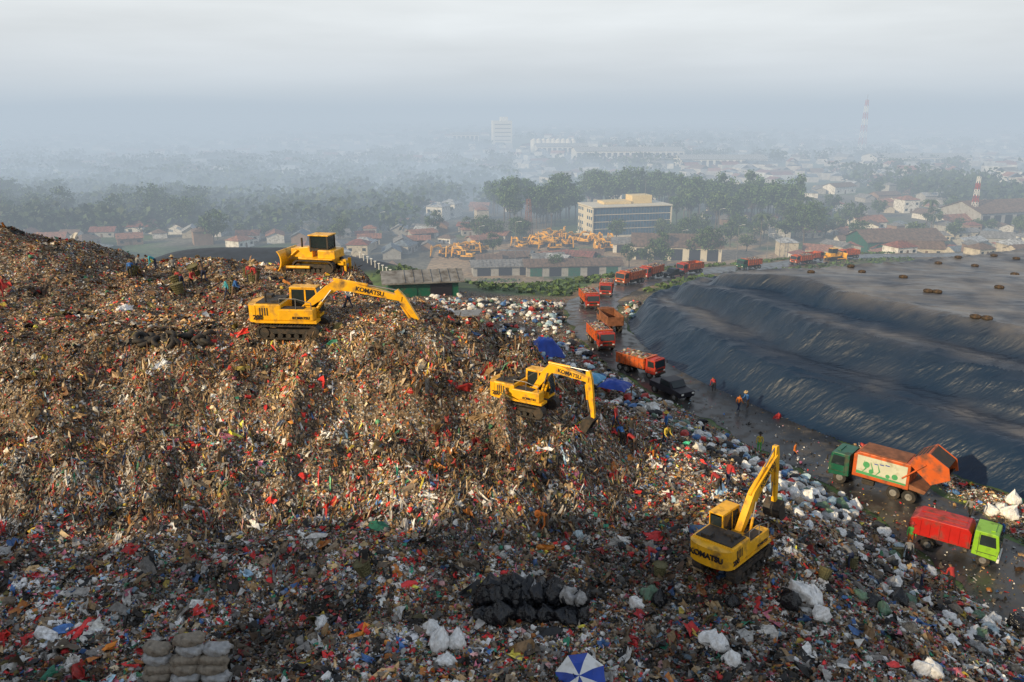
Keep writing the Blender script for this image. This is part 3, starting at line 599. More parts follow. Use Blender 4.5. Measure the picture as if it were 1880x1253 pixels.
for i,(u,v,a,l,tm_,lab) in enumerate(TL):
    x0,y0,z0=gp(u,v,tm_); sw={}
    if i==1: sw={'orange_paint':M['rust'],'red_paint':M['rust']}
    if i==7: sw={'red_paint':M['green']}
    if i in(4,8,10): sw={'red_paint':M['orange']}
    t=copy_thing(TM,(x0,y0,onroad(x0,y0)),R(a),label=lab,swap=sw,s=.8 if i<4 else .9)
    if l: putload(t)
x0,y0,_=gp(1748,1016,44)
r=thing('refuse_truck','red box refuse truck with a lime green cab','truck',(x0,y0,.12),math.atan2(-.60,.80),sc_=.84); cabover(r,'lime',2.7,.98); chassis(r,-2.6,2.5,(1.9,-1.5),.42)
for s in(-1,1): wheel(r,1.9,s*.82,s,.42,.24); wheel(r,-1.5,s*.76,s,.42,.4)
b=B().prism([(1.05,1.0),(-2.5,1.0),(-2.85,1.5),(-2.75,2.15),(-2.3,2.4),(.8,2.4),(1.05,2.1)],-1.0,1.0,.05)
for k in range(6):
    for s in(-1,1): b.box((-2.1+k*.6,s*1.02,1.65),(.08,.06,1.25))
for s in(-1,1): b.box((-.8,s*1.02,2.2),(3.4,.05,.08)).box((-.8,s*1.02,1.1),(3.4,.05,.08))
b.box((-.8,0,2.43),(2.9,.08,.05)); part(r,'box_body',b.me('box_body',M['redtruck']))
b=B().box((-.7,0,2.41),(2.6,1.3,.03)); part(r,'roof_hatch',b.me('roof_hatch',M['redo']))
x0,y0,_=gp(1608,900,52)
r=thing('compactor_truck','green cab compactor truck with orange tailgate lifted open','truck',(x0,y0,.12),math.atan2(.66,-.75),sc_=.88); cabover(r,'green',3.4,1.12); chassis(r,-3.4,3.2,(2.5,-1.6,-2.6),.5)
for s in(-1,1):
    wheel(r,2.5,s*.95,s,.5)
    for a in(-1.5,-2.6): wheel(r,a,s*.9,s,.5,.45)
b=B().prism([(1.6,1.05),(-2.5,1.05),(-2.5,3.1),(1.2,3.1),(1.6,2.8)],-1.17,1.17,.06); part(r,'box_body',b.me('box_body',M['orange']))
b=B().box((-.45,0,3.13),(3.4,2.1,.05),bev=.02); part(r,'roof_panel',b.me('roof_panel',M['rust']))
for s in(-1,1):
    b=B().box((-.5,s*1.19,2.1),(3.6,.03,1.5)); pn=part(r,'side_panel',b.me('side_panel',M['cream']))
    b=B()
    for (cx,cz,rr) in[(-1.5,1.8,.22),(-1.0,1.7,.16),(.6,2.2,.25),(.2,1.75,.18)]: b.cyl((cx,s*1.206,cz),(cx,s*1.212,cz),rr,n=14)
    for k in range(3): b.prism(thick([(.9-k*.5,1.5),(.6-k*.5,1.9),(.8-k*.5,2.5)],[.02,.12,.02]),s*1.213,s*1.216)
    b.prism([(1.3,1.36),(-2.3,1.36),(-2.3,1.5),(1.3,1.6)],s*1.2165,s*1.218)
    part(pn,'printed_leaves',b.me('printed_leaves',M['leafart']))
    b=B()
    for k in range(3): b.box((-.9+k*.4,s*1.211,2.55-.06*k),(.3,.006,.07))
    part(pn,'printed_bars',b.me('printed_bars',M['bluecloth']))
prof=[(0,0),(-.3,-1.9),(-1.7,-2.2),(-2.15,-1.45),(-1.7,.1),(-.6,.3)]
def rt(P,a=R(44),o=(-2.4,3.1)): return [(o[0]+p[0]*math.cos(a)+p[1]*math.sin(a),o[1]-p[0]*math.sin(a)+p[1]*math.cos(a)) for p in P]
tg=B()
for s in(-1,1): tg.prism(rt(prof),s*1.08,s*1.17)
tg.prism(rt([(0,0),(-.6,.3),(-1.7,.1),(-1.7,0),(-.6,.17)]),-1.075,1.075)
part(r,'tailgate',tg.me('tailgate',M['orange']))
b=B().prism(rt([(-1.7,0),(-2.1,-1.42),(-2.02,-1.46),(-1.62,-.04)]),-1.0,1.0).prism(rt([(-.3,-1.7),(-1.6,-2.05),(-1.65,-1.95),(-.3,-1.6)]),-1.0,1.0); part(r,'hopper_back',b.me('hopper_back',M['dark']))
for k in range(4):
    b=B().prism(rt([(-.5-.28*k,.305-.052*k),(-.7-.28*k,.268-.052*k),(-.7-.28*k,.30-.052*k),(-.5-.28*k,.337-.052*k)]),-.9,.9); part(r,'tailgate_slat',b.me('tailgate_slat',M['dark']))
for s in(-1,1): q=rt([(-1.0,-.5)])[0]; part(r,'tailgate_ram',B().cyl((-2.0,s*1.22,1.9),(q[0],s*1.22,q[1]),.06).me('tailgate_ram',M['orange']))
b=B().prism([(-2.5,1.1),(-3.6,1.0),(-3.7,1.25),(-3.55,1.3),(-2.5,1.5)],-1.05,1.05,.03); part(r,'hopper',b.me('hopper',M['rust']))
def jeep(loc,rz,label):
    r=thing('pickup_car',label,'car',loc,rz)
    b=B().prism([(-2.1,.45),(2.1,.45),(2.15,.95),(1.0,1.05),(.6,1.6),(-.6,1.65),(-.7,1.05),(-2.15,1.05)],-.85,.85,.06); part(r,'body',b.me('body',M['ink']))
    b=B().prism([(.98,1.07),(.62,1.56),(.66,1.58),(1.05,1.09)],-.72,.72); part(r,'windscreen',b.me('windscreen',M['glass']))
    for s in(-1,1):
        b=B().prism([(-.5,1.1),(.8,1.1),(.5,1.52),(-.5,1.55)],s*.853,s*.862); part(r,'window',b.me('window',M['glass']))
        b=B().box((2.15,s*.6,.8),(.04,.25,.14)); part(r,'headlight',b.me('headlight',M['lamp']))
        for a in(1.35,-1.35): wheel(r,a,s*.78,s,.36,.22)
x0,y0,z0=gp(1232,728,68); jeep((x0,y0,.1),R(-60),'dark pickup parked beside the haul road')
x0,y0,z0=gp(1236,510,130); jeep((x0,y0,onroad(x0,y0)),R(-140),'dark car on the access road')
for k in range(26):
    u=790+random.uniform(0,95) if k<7 else random.uniform(955,1135); v=random.uniform(462,478) if k<7 else random.uniform(432,464)
    x0,y0,z0=gf(u,v); t=copy_thing(E2,(x0,y0,z0),random.uniform(-3.1,3.1),s=1.1,label='yellow excavator parked in the depot yard'); t['group']='excavators parked in the depot yard'
x0,y0,z0=gp(1530,478,150); dozer((x0,y0,z0),R(20),'yellow bulldozer parked near the access road')
# ---------------------------------------------------------------- people
def rotx(p,o,a):
    y=p[1]-o[1];z=p[2]-o[2]; return (p[0],o[1]+y*math.cos(a)+z*math.sin(a),o[2]-y*math.sin(a)+z*math.cos(a))
def person_mesh(bend,legs,arms,elb,knees):
    V=[];E=[];Rd=[];Tg=[]
    def add(p,r,par=None,t=0):
        V.append(tuple(p));Rd.append(r);i=len(V)-1
        if par is not None:E.append((par,i));Tg.append(t)
        return i
    pel=(0,0,.9)
    bd=lambda p:rotx(p,pel,bend)
    P=add(pel,.13); s1=add(bd((0,0,1.1)),.12,P,1); s2=add(bd((0,0,1.3)),.145,s1,1); nk=add(bd((0,.0,1.44)),.058,s2,1); h0=add(bd((0,.02,1.5)),.078,nk,0); h1=add(bd((0,.015,1.58)),.098,h0,0); h2=add(bd((0,0,1.66)),.07,h1,3)
    hands=[]
    for k,s in enumerate((-1,1)):
        hp=add((s*.095,0,.84),.09,P,2); kn=rotx((s*.1,0,.47),(0,0,.84),-legs[k]); an=rotx((s*.1,kn[1],kn[2]-.38),kn,knees[k]-legs[k]*1.0); ki=add(kn,.062,hp,2); ai=add(an,.042,ki,2); add((s*.1,an[1]+.14,an[2]-.04),.038,ai,4)
        sh=bd((s*.19,0,1.37)); si=add(sh,.062,s2,1); el=rotx((s*.24,0,sh[2]-.28),(0,sh[1],sh[2]),-arms[k]); ei=add(el,.045,si,1)
        wr=rotx((s*.25,el[1],el[2]-.25),el,-(arms[k]+elb[k])); wi=add(wr,.031,ei,1); d=(Vector(wr)-Vector(el)).normalized(); pm=Vector(wr)+d*.07; add(pm,.036,wi,0); hands.append((pm,d,s))
    zmin=min(v[2] for v in V)-.035; V=[(v[0],v[1],v[2]-zmin) for v in V]
    me=bpy.data.meshes.new('p'); me.from_pydata(V,E,[]); o=bpy.data.objects.new('p',me); link(o)
    md=o.modifiers.new('s','SKIN'); md.use_smooth_shade=True
    for i,sv_ in enumerate(me.skin_vertices[0].data): sv_.radius=(Rd[i],Rd[i]*(.8 if i in(1,2) else 1)); sv_.use_root=(i==0)
    m2=o.modifiers.new('u','SUBSURF'); m2.levels=1; m2.render_levels=1
    dg=bpy.context.evaluated_depsgraph_get(); body=bpy.data.meshes.new_from_object(o.evaluated_get(dg)); bpy.data.objects.remove(o)
    bm=bmesh.new(); bm.from_mesh(body)
    segs=[(np.array(V[a]),np.array(V[b_]),t) for (a,b_),t in zip(E,Tg)]
    for f in bm.faces:
        c=np.array(f.calc_center_median()); best=9;bt=1
        for a,b_,t in segs:
            ab=b_-a; q=np.clip(np.dot(c-a,ab)/np.dot(ab,ab),0,1); dd=np.linalg.norm(c-a-q*ab)
            if dd<best: best=dd;bt=t
        f.material_index=bt; f.smooth=True
    hv=Vector(V[5]); fw=Vector((0,math.cos(bend),-math.sin(bend))); up=Vector((0,math.sin(bend),math.cos(bend)))
    def tag(vs,mi,smo=True):
        for f in {f for v in vs for f in v.link_faces}: f.material_index=mi;f.smooth=smo
    def blob(c,r,mi,sc3=(1,1,1)):
        q=bmesh.ops.create_icosphere(bm,subdivisions=1,radius=r); bmesh.ops.transform(bm,matrix=Matrix.Translation(c)@Matrix.Diagonal((*sc3,1)),verts=q['verts']); tag(q['verts'],mi)
    blob(hv+fw*.1-up*.01,.018,0,(1,1.2,1.4))
    for s in(-1,1): blob(hv+fw*.085+up*.02+Vector((s*.035,0,0)),.012,3); blob(hv+Vector((s*.095,0,0)),.02,0,(.5,1,1.4))
    blob(hv+fw*.085-up*.05,.014,4,(1.8,.6,.5)); blob(hv+up*.05-fw*.02,.102,3,(1,1,.85))
    def rod(p,q,r0,r1):
        qq=bmesh.ops.create_cone(bm,cap_ends=True,segments=5,radius1=r0,radius2=r1,depth=(q-p).length); bmesh.ops.transform(bm,matrix=Matrix.Translation((p+q)/2)@Vector((0,0,1)).rotation_difference(q-p).to_matrix().to_4x4(),verts=qq['verts']); tag(qq['verts'],0)
    for pm,d,s in hands:
        pm=pm-Vector((0,0,zmin)); side=Vector((0,1,0)); side=(side-d*side.dot(d)).normalized()
        for k in range(4):
            a0=pm+side*(.027-.018*k); L=[.075,.085,.08,.06][k]; a1=a0+d*L*.6; a2=a1+(d*.7+Vector((-s,0,0))*.5).normalized()*L*.45
            rod(a0,a1,.009,.008); rod(a1,a2,.008,.007)
        p=pm-d*.03+side*.02; rod(p,p+(side+d*.7).normalized()*.06,.011,.009)
    bm.to_mesh(body); bm.free()
    for m in[CL['skin'],CL['red'],CL['navy'],CL['hair'],CL['boot']]: body.materials.append(m)
    return body,V[6],up
CL={k:mat('cloth_'+k,c,.8,0,.2,6) for k,c in dict(skin=(.22,.11,.06),red=(.34,.03,.03),navy=(.02,.03,.07),hair=(.012,.01,.01),boot=(.03,.025,.02),blue=(.03,.12,.34),teal=(.05,.32,.38),green=(.1,.4,.08),orange=(.5,.14,.02),grey=(.2,.2,.2),brown=(.14,.09,.06),white=(.55,.55,.53),yellow=(.5,.38,.05),black=(.02,.02,.02),straw=(.4,.3,.16)).items()}
POSE={'stand':person_mesh(.05,(.05,-.05),(.1,.1),(.2,.2),(.0,.05)),'walk':person_mesh(.1,(.35,-.3),(-.3,.35),(.3,.4),(.15,.35)),'bend':person_mesh(1.15,(.15,-.05),(1.0,.8),(-.1,.1),(.3,.25)),'lean':person_mesh(.45,(.3,-.15),(.7,.9),(.5,.4),(.3,.3))}
PT={'stand':'standing','walk':'walking','bend':'bending down to sort refuse','lean':'leaning forward with arms reaching'}
bh=B().cyl((0,0,-.02),(0,0,.0),.2,.19,16).cyl((0,0,0),(0,0,.12),.11,.07,14)
HAT=bh.me('hat',CL['straw'])
def person(u,v,pose,shirt,trs,rz,hat=None):
    x0,y0,z0=gp(u,v); _,_,_,d,_,_=terrain(np.array([x0]),np.array([y0]))
    if d[0]<3.4: z0=max(z0,.12)
    me,top,up=POSE[pose]; o=thing('person',f'person in {shirt} top and {trs} trousers {PT[pose]}','person',(x0,y0,z0+.03),rz,'waste pickers on the landfill',me,sc_=.95)
    for i,k in((1,shirt),(2,trs)): o.material_slots[i].link='OBJECT'; o.material_slots[i].material=CL[k]
    if hat:
        h=part(o,'hat',HAT); h.location=Vector(top)+up*.03; h.rotation_euler=(-math.atan2(up.y,up.z),0,0); h.material_slots[0].link='OBJECT'; h.material_slots[0].material=CL[hat]
PL=[(418,553,'walk','teal','navy',2.0,'straw'),(430,550,'lean','blue','brown',-1.5,None),(335,530,'bend','red','navy',1.0,'straw'),(352,533,'lean','red','black',-2,None),(368,505,'bend','grey','navy',.5,'straw'),(458,520,'bend','red','navy',.2,None),(472,525,'lean','red','brown',2.5,'straw'),(240,512,'bend','blue','black',.3,'straw'),(252,508,'lean','grey','navy',-.6,None),(287,498,'bend','teal','navy',2,None),(3,552,'lean','red','red',-1.2,None),(640,568,'walk','white','navy',1,None),(1003,975,'bend','orange','brown',2.4,'orange'),(672,1060,'stand','black','brown',.4,'straw'),(1205,1045,'bend','red','navy',1.6,None),(1393,832,'stand','yellow','green',2.8,'black'),(1456,852,'walk','orange','navy',-2.2,None),(1320,905,'bend','red','black',.8,None),(1335,895,'lean','red','navy',-.8,'straw'),(1669,1005,'stand','green','orange',3.0,'red'),(1778,958,'walk','grey','black',2.2,None),(1836,1000,'lean','blue','navy',2,'black'),(1665,1035,'bend','grey','black',-.5,None),(1560,1045,'bend','grey','navy',.6,'straw'),(1143,820,'bend','blue','black',.4,None),(1158,815,'stand','black','navy',-.3,None),(1222,800,'stand','blue','navy',1.7,'yellow'),(1220,820,'lean','yellow','navy',-2.7,None),(1130,790,'walk','red','navy',1,None),(1355,760,'walk','orange','navy',-1,None),(1372,752,'lean','blue','brown',2,'straw'),(1310,722,'bend','red','black',0,None),(1290,800,'bend','white','navy',2,None),(1165,830,'bend','red','brown',1,'straw'),(1745,1085,'lean','red','black',.3,None),(1690,1080,'bend','brown','navy',1.3,'straw'),(375,520,'lean','brown','navy',1.0,'straw'),(320,512,'stand','grey','black',.4,'straw')]
for q in PL: person(*q)
bb=B()
for k in range(16):
    a=k*math.pi/8; bb.cyl((.26*math.cos(a),.26*math.sin(a),0),(.42*math.cos(a),.42*math.sin(a),.75),.02,n=5)
bb.cyl((0,0,0),(0,0,.03),.27,n=16).cyl((0,0,.03),(0,0,.7),.25,.385,16)
for z in(.1,.25,.4,.55,.7):
    rr=.26+.16*z/.75
    for k in range(16): a=k*math.pi/8;c_=(k+1)*math.pi/8; bb.cyl((rr*1.03*math.cos(a),rr*1.03*math.sin(a),z),(rr*1.03*math.cos(c_),rr*1.03*math.sin(c_),z),.025,n=5)
BK=bb.me('basket',mat('woven_cane',(.12,.11,.05),.8,0,.4,8))
for u,v,s in[(240,500,1),(330,520,1.1),(360,500,1),(425,535,1.1),(466,513,1.1),(330,535,1),(672,1050,.9),(1210,1052,.75),(1565,1040,.75),(1650,1020,.75),(1225,795,.8),(455,505,1),(1510,1060,.7)]:
    x0,y0,z0=gp(u,v+6); o=thing('basket','tall woven cane basket carried by waste pickers','basket',(x0,y0,z0+.05),0,'cane baskets',BK); o.rotation_euler=(random.uniform(-.4,.4),random.uniform(-.4,.4),0); o.scale=(s,)*3
# ---------------------------------------------------------------- shelters, cloths, tyres
def cloth(w,d,h,m,name,seed=0,n=24):
    gx,gy=np.meshgrid(np.linspace(-1,1,n),np.linspace(-1,1,n)); gx=gx.ravel();gy=gy.ravel(); r=np.maximum(np.abs(gx),np.abs(gy))
    z=h*(1-r**2.2)+.5*fbm(gx*2.5,gy*2.5,3,seed)*h+.12*h*ridge(vnoise(gx*5,gy*2,seed))**2; return rawmesh(name,np.stack([gx*w*(1+.2*fbm(gy*3,gx,2,seed)),gy*d*(1+.2*fbm(gx*3,gy,2,seed)),z],-1),gridfaces(n,n),[m],None,True)
x0,y0,z0=gp(1000,648,68); thing('covered_pile','pile covered by a bright blue tarpaulin','tarpaulin',(x0,y0,z0-.1),.3,None,cloth(1.7,1.6,1.7,M['bluecloth'],'covered_pile',3))
def shelter(u,v,w,d,h,m,label,rz):
    x0,y0,z0=gp(u,v,58); r=thing('shelter',label,'shelter',(x0,y0,z0),rz)
    for a in(-1,1):
        for c in(-1,1): b=B().cyl((a*w*.45,c*d*.45,-.3),(a*w*.45,c*d*.45,h-.1),.05,n=6); part(r,'post',b.me('post',M['wood']))
    me=cloth(w/2,d/2,.5,m,'canopy',int(u)); me.transform(Matrix.Translation((0,0,h-.15))); part(r,'canopy',me)
shelter(1128,732,2.6,2.2,1.3,M['bluecloth'],'makeshift shelter with a blue tarpaulin roof',-.5)
shelter(1092,722,1.4,1.9,1.4,M['cyancloth'],'small shelter with light blue tarpaulin roof',-.5)
def shed(u,v,w,d,h,wm,rm_,label,rz,tm):
    x0,y0,z0=gp(u,v,tm); r=thing('shed',label,'shed',(x0,y0,z0),rz)
    b=B().box((0,0,h/2-.2),(w,d,h+.4)); part(r,'wall',b.me('wall',wm))
    b=B().prism([(-w/2-.3,h+.02),(w/2+.3,h+.35),(w/2+.3,h+.45),(-w/2-.3,h+.12)],-d/2-.4,d/2+.3)
    part(r,'roof',b.me('roof',rm_)); b=B().box((.1*w,-d/2-.02,.9),(w*.55,.03,1.3)); part(r,'opening',b.me('opening',M['ink']))
shed(850,614,3.4,2.2,2.1,M['redo'],M['grey'],'small red kiosk with sloping metal roof',-.1,76)
def torus(R0,r0,n=20,m=8):
    a,b_=np.meshgrid(np.arange(n)*2*np.pi/n,np.arange(m)*2*np.pi/m,indexing='ij'); v=np.stack([(R0+r0*np.cos(b_))*np.cos(a),(R0+r0*np.cos(b_))*np.sin(a),r0*1.1*np.sin(b_)+r0],-1).reshape(-1,3)
    f=[[i*m+j,((i+1)%n)*m+j,((i+1)%n)*m+(j+1)%m,i*m+(j+1)%m] for i in range(n) for j in range(m)]; return rawmesh('tyre',v,f,[M['tyre']],None,True)
TY=torus(.34,.14)
for u,v,k in[(1792,588,2),(1706,538,2),(1656,510,1),(1725,486,1),(1692,471,1),(1790,490,1),(1826,472,1),(1860,505,1),(1598,478,1),(1490,502,1),(1560,490,1),(1864,476,1),(1758,474,1),(1640,480,1),(1580,500,1),(1835,530,1)]:
    x0,y0,z0=gp(u,v,60)
    if y0>150: continue
    for j in range(k):
        thing('tyre','old muddy tyre weighing down the plastic sheeting','tyre',(x0+j*.75,y0+random.uniform(-.4,.4),z0),0,'old tyres on the sheeting',TY)
for i in range(16):
    x0,y0,z0=gp(random.uniform(240,390),random.uniform(618,636)); o=thing('tyre','black discarded tyre lying in the refuse','tyre',(x0,y0,z0-.02),0,'discarded tyres in a heap',TY); o.rotation_euler=(random.uniform(-.8,.8),random.uniform(-.8,.8),0); o.material_slots[0].link='OBJECT'; o.material_slots[0].material=M['black']
x0,y0,z0=gp(1066,1252); r=thing('umbrella','blue and white panelled beach umbrella lying on refuse','umbrella',(x0,y0,z0+.08),.3)
bm=bmesh.new(); apex=bm.verts.new((0,0,.45)); ring=[]
for i in range(16):
    a=i*math.pi/8; q=1.0 if i%2==0 else .9; ring.append((bm.verts.new((.55*q*math.cos(a),.55*q*math.sin(a),.33)),bm.verts.new((1.0*q*math.cos(a),1.0*q*math.sin(a),0 if i%2==0 else .05))))
for i in range(16):
    p,q=ring[i],ring[(i+1)%16]; f=bm.faces.new((apex,p[0],q[0])); f.material_index=(i//2)%2; f=bm.faces.new((p[0],p[1],q[1],q[0])); f.material_index=(i//2)%2
me=bpy.data.meshes.new('canopy'); bm.to_mesh(me); bm.free(); me.materials.append(M['whitep']); me.materials.append(M['bluecloth']); part(r,'canopy',me)
b=B().cyl((0,0,-.6),(0,0,.5),.02,n=6); part(r,'pole',b.me('pole',M['grey'])); r.rotation_euler=(.5,-.4,.3)
# ---------------------------------------------------------------- trees
def crown(seed,Rr,H,zc,ncl,per,leaf,base):
    r=np.random.default_rng(seed); c=r.normal(size=(ncl,3)); c/=np.linalg.norm(c,axis=1,keepdims=True); c*=(.35+.65*r.random((ncl,1))**.5)*np.array([Rr,Rr,H/2]); c[:,2]+=zc
    cs=.28*Rr*(.7+.6*r.random(ncl)); n=ncl*per; P=np.repeat(c,per,0)+r.normal(size=(n,3))*np.repeat(cs,per)[:,None]*np.array([.6,.6,.42])
    shade=np.repeat(.55+.9*r.random(ncl),per)*(.75+.5*r.random(n)); nn=r.normal(size=(n,3)); nn[:,2]+=.6; nn/=np.linalg.norm(nn,axis=1,keepdims=True); t=np.cross(nn,r.normal(size=(n,3))); t/=np.linalg.norm(t,axis=1,keepdims=True); t2=np.cross(nn,t); s=leaf*(.6+.8*r.random(n))[:,None]
    V=np.stack([P-t*s-t2*s*.7,P+t*s-t2*s*.4,P+t*s*.8+t2*s*.7,P-t*s*.6+t2*s*.5],1).reshape(-1,3); col=np.repeat(np.array(base)[None]*shade[:,None],4,0)
    return V,np.arange(4*n).reshape(n,4),col
def tree_master(seed,h,Rr,trunkh,ncl=34,per=32,leaf=.28,base=(.055,.10,.025),lab='broad leafy green tree'):
    r=thing('tree',lab,'tree',(0,0,-500)); rr=random.Random(seed); b=B(); b.cyl((0,0,-.3),(.15,.1,trunkh),.28,.16,8); p=Vector((.15,.1,trunkh))
    for k in range(6): a=k*1.05+rr.random(); q=p+Vector((math.cos(a)*Rr*.6,math.sin(a)*Rr*.6,(h-trunkh)*rr.uniform(.3,.75))); b.cyl(p-Vector((0,0,rr.random()*trunkh*.2)),q,.11,.03,6)
    b.cyl(p,(0,0,h*.9),.15,.03,6); part(r,'trunk',b.me('trunk',M['trunk']))
    V,Fq,c=crown(seed,Rr,(h-trunkh)*.9,trunkh+(h-trunkh)*.55,ncl,per,leaf,base); part(r,'crown',rawmesh('crown',V,Fq,[M['leaf']],c)); return r
TB=[tree_master(1,9,3.6,2.4),tree_master(2,11,4.4,3,40),tree_master(3,7,3,1.8,26,base=(.075,.115,.03)),tree_master(4,10,3.4,3,base=(.05,.09,.025))]
TG=[tree_master(11,15,3.8,6.5,30,30,.38,(.06,.115,.03),'tall slender tree with a high crown'),tree_master(12,17,4.4,7.5,34,30,.38,(.065,.12,.03),'tall slender tree with a high crown'),tree_master(13,13,3.6,5,28,30,.38,(.07,.115,.03),'tall slender tree with a high crown')]
def palm():
    r=thing('palm_tree','tall coconut palm with drooping fronds','palm tree',(0,0,-500)); b=B().cyl((0,0,-.2),(.3,0,5),.18,.14,8).cyl((.3,0,5),(.4,.1,9.5),.14,.1,8); part(r,'trunk',b.me('trunk',M['trunk']))
    V=[];Fq=[]
    for k in range(14):
        a=k*.449*2; up=.8 if k%2 else .3
        for i in range(7):
            t=i/6; x=3.0*t; z=9.5+up*2*t-2.6*t*t; w=.55*(1-t)**.5+.05
            V+=[(.4+math.cos(a)*x-math.sin(a)*w,.1+math.sin(a)*x+math.cos(a)*w,z-.25),(.4+math.cos(a)*x,.1+math.sin(a)*x,z),(.4+math.cos(a)*x+math.sin(a)*w,.1+math.sin(a)*x-math.cos(a)*w,z-.25)]
            if i: o=len(V)-6; Fq+=[(o,o+1,o+4,o+3),(o+1,o+2,o+5,o+4)]
    part(r,'crown',rawmesh('crown',V,Fq,[M['leaf']],np.tile([.06,.09,.03],(len(V),1)))); return r
PMm=palm()
def plant(m,x,y,s,grp): copy_thing(m,(x,y,gz(x,y)-.1),random.random()*6.3,s=s)['group']=grp
for k in range(130):
    u=random.uniform(900,1460); v=random.uniform(388,424) if (u<1060 or u>1240) else random.uniform(372,392); x0,y0,z0=gf(u,v); plant(random.choice(TG),x0,y0,random.uniform(.9,1.3),'grove of tall trees behind the office block')
for k in range(54): x0,y0,z0=gf(random.uniform(-40,390),random.uniform(380,432)); plant(random.choice(TB),x0,y0,random.uniform(1.0,1.7),'trees around the town')
for u,v,s in[(392,450,1.5),(365,418,1.3),(1275,478,1.2),(1300,480,1.1),(1220,492,.9),(1190,494,.8),(1155,492,.8),(1100,498,.7),(1065,500,.7),(1210,478,1.0),(1680,448,1.2),(1475,448,1.5),(1490,430,1.4),(1020,505,.6),(1565,420,1.3),(1440,445,1.1),(1310,470,1.1),(1260,452,1.0),(1340,455,1.0),(1370,462,.9),(905,470,.8),(880,440,.9)]:
    x0,y0,z0=gf(u,v); plant(random.choice(TB),x0,y0,s,'trees around the town')
for k in range(84): x0,y0,z0=gf(random.uniform(380,1880),random.uniform(345,455)); plant(random.choice(TB),x0,y0,random.uniform(.6,1.15),'trees around the town')
for u,v in[(290,405),(1482,415),(620,350),(730,400),(1700,420),(1395,455)]: x0,y0,z0=gf(u,v); plant(PMm,x0,y0,1.3,'palms among the houses')
for t in TB+TG+[PMm]:
    for c in list(t.children): bpy.data.objects.remove(c)
    bpy.data.objects.remove(t)
n=4200; yy=sampleY(n,330,2600,.6); xx=(rng.random(n)*1.8-.9)*yy; den=vnoise(xx/90,yy/90,120)+.25*(xx<0)*(yy<800); kp=(den>.50)&~((np.abs(xx-40)<85)&(yy<420)); xx,yy=xx[kp],yy[kp]; n=len(xx); zz=terrain(xx,yy)[0]
per=60; rr=4+4*rng.random(n); c=np.stack([xx,yy,zz+rr*.85],-1); P=np.repeat(c,per,0)+np.clip(rng.normal(size=(n*per,3)),-1.6,1.6)*np.repeat(rr,per)[:,None]*np.array([.6,.6,.42])
sh=np.repeat(.6+.7*rng.random(n),per)*(.6+.7*rng.random(n*per)); nn,t1,t2=frames(np.tile([0,-.3,.7],(n*per,1)),.7); s=(1.0+.9*rng.random(n*per))[:,None]
V=np.stack([P-t1*s,P-t2*s*.7,P+t1*s,P+t2*s*.8],1).reshape(-1,3)
thing('woodland','hazy mass of dark green tree tops between villages','woodland',me=rawmesh('woodland',V,np.arange(4*n*per).reshape(-1,4),[M['leaf']],np.repeat(np.array([[.045,.08,.03]])*sh[:,None],4,0)),kind='stuff')
n=40000; xx=rng.uniform(-45,110,n); yy=rng.uniform(96,240,n); z,g_,F,d,s_,S=terrain(xx,yy); kp=(g_<.2)&(d>4.2)&(mound_d(xx,yy)<-1)&(vnoise(xx/7,yy/7,130)>.3)&~((((xx+46)/28)**4+((yy-152)/28)**4<1)&(yy<190)); P=np.stack([xx,yy,z],-1)[kp]; n=len(P); nn,t1,t2=frames(np.tile([0,0,1.],(n,1)),.8); s=(.2+.45*rng.random(n)**2)[:,None]; P[:,2]+=.2
thing('scrub','low green grass and scrub on the embankment','grass',me=rawmesh('scrub',np.stack([P-t1*s,P-t2*s,P+t1*s,P+t2*s],1).reshape(-1,3),np.arange(4*n).reshape(-1,4),[M['leaf']],np.repeat(np.array([[.07,.12,.03]])*(.5+.9*rng.random((n,1))),4,0)),kind='stuff')
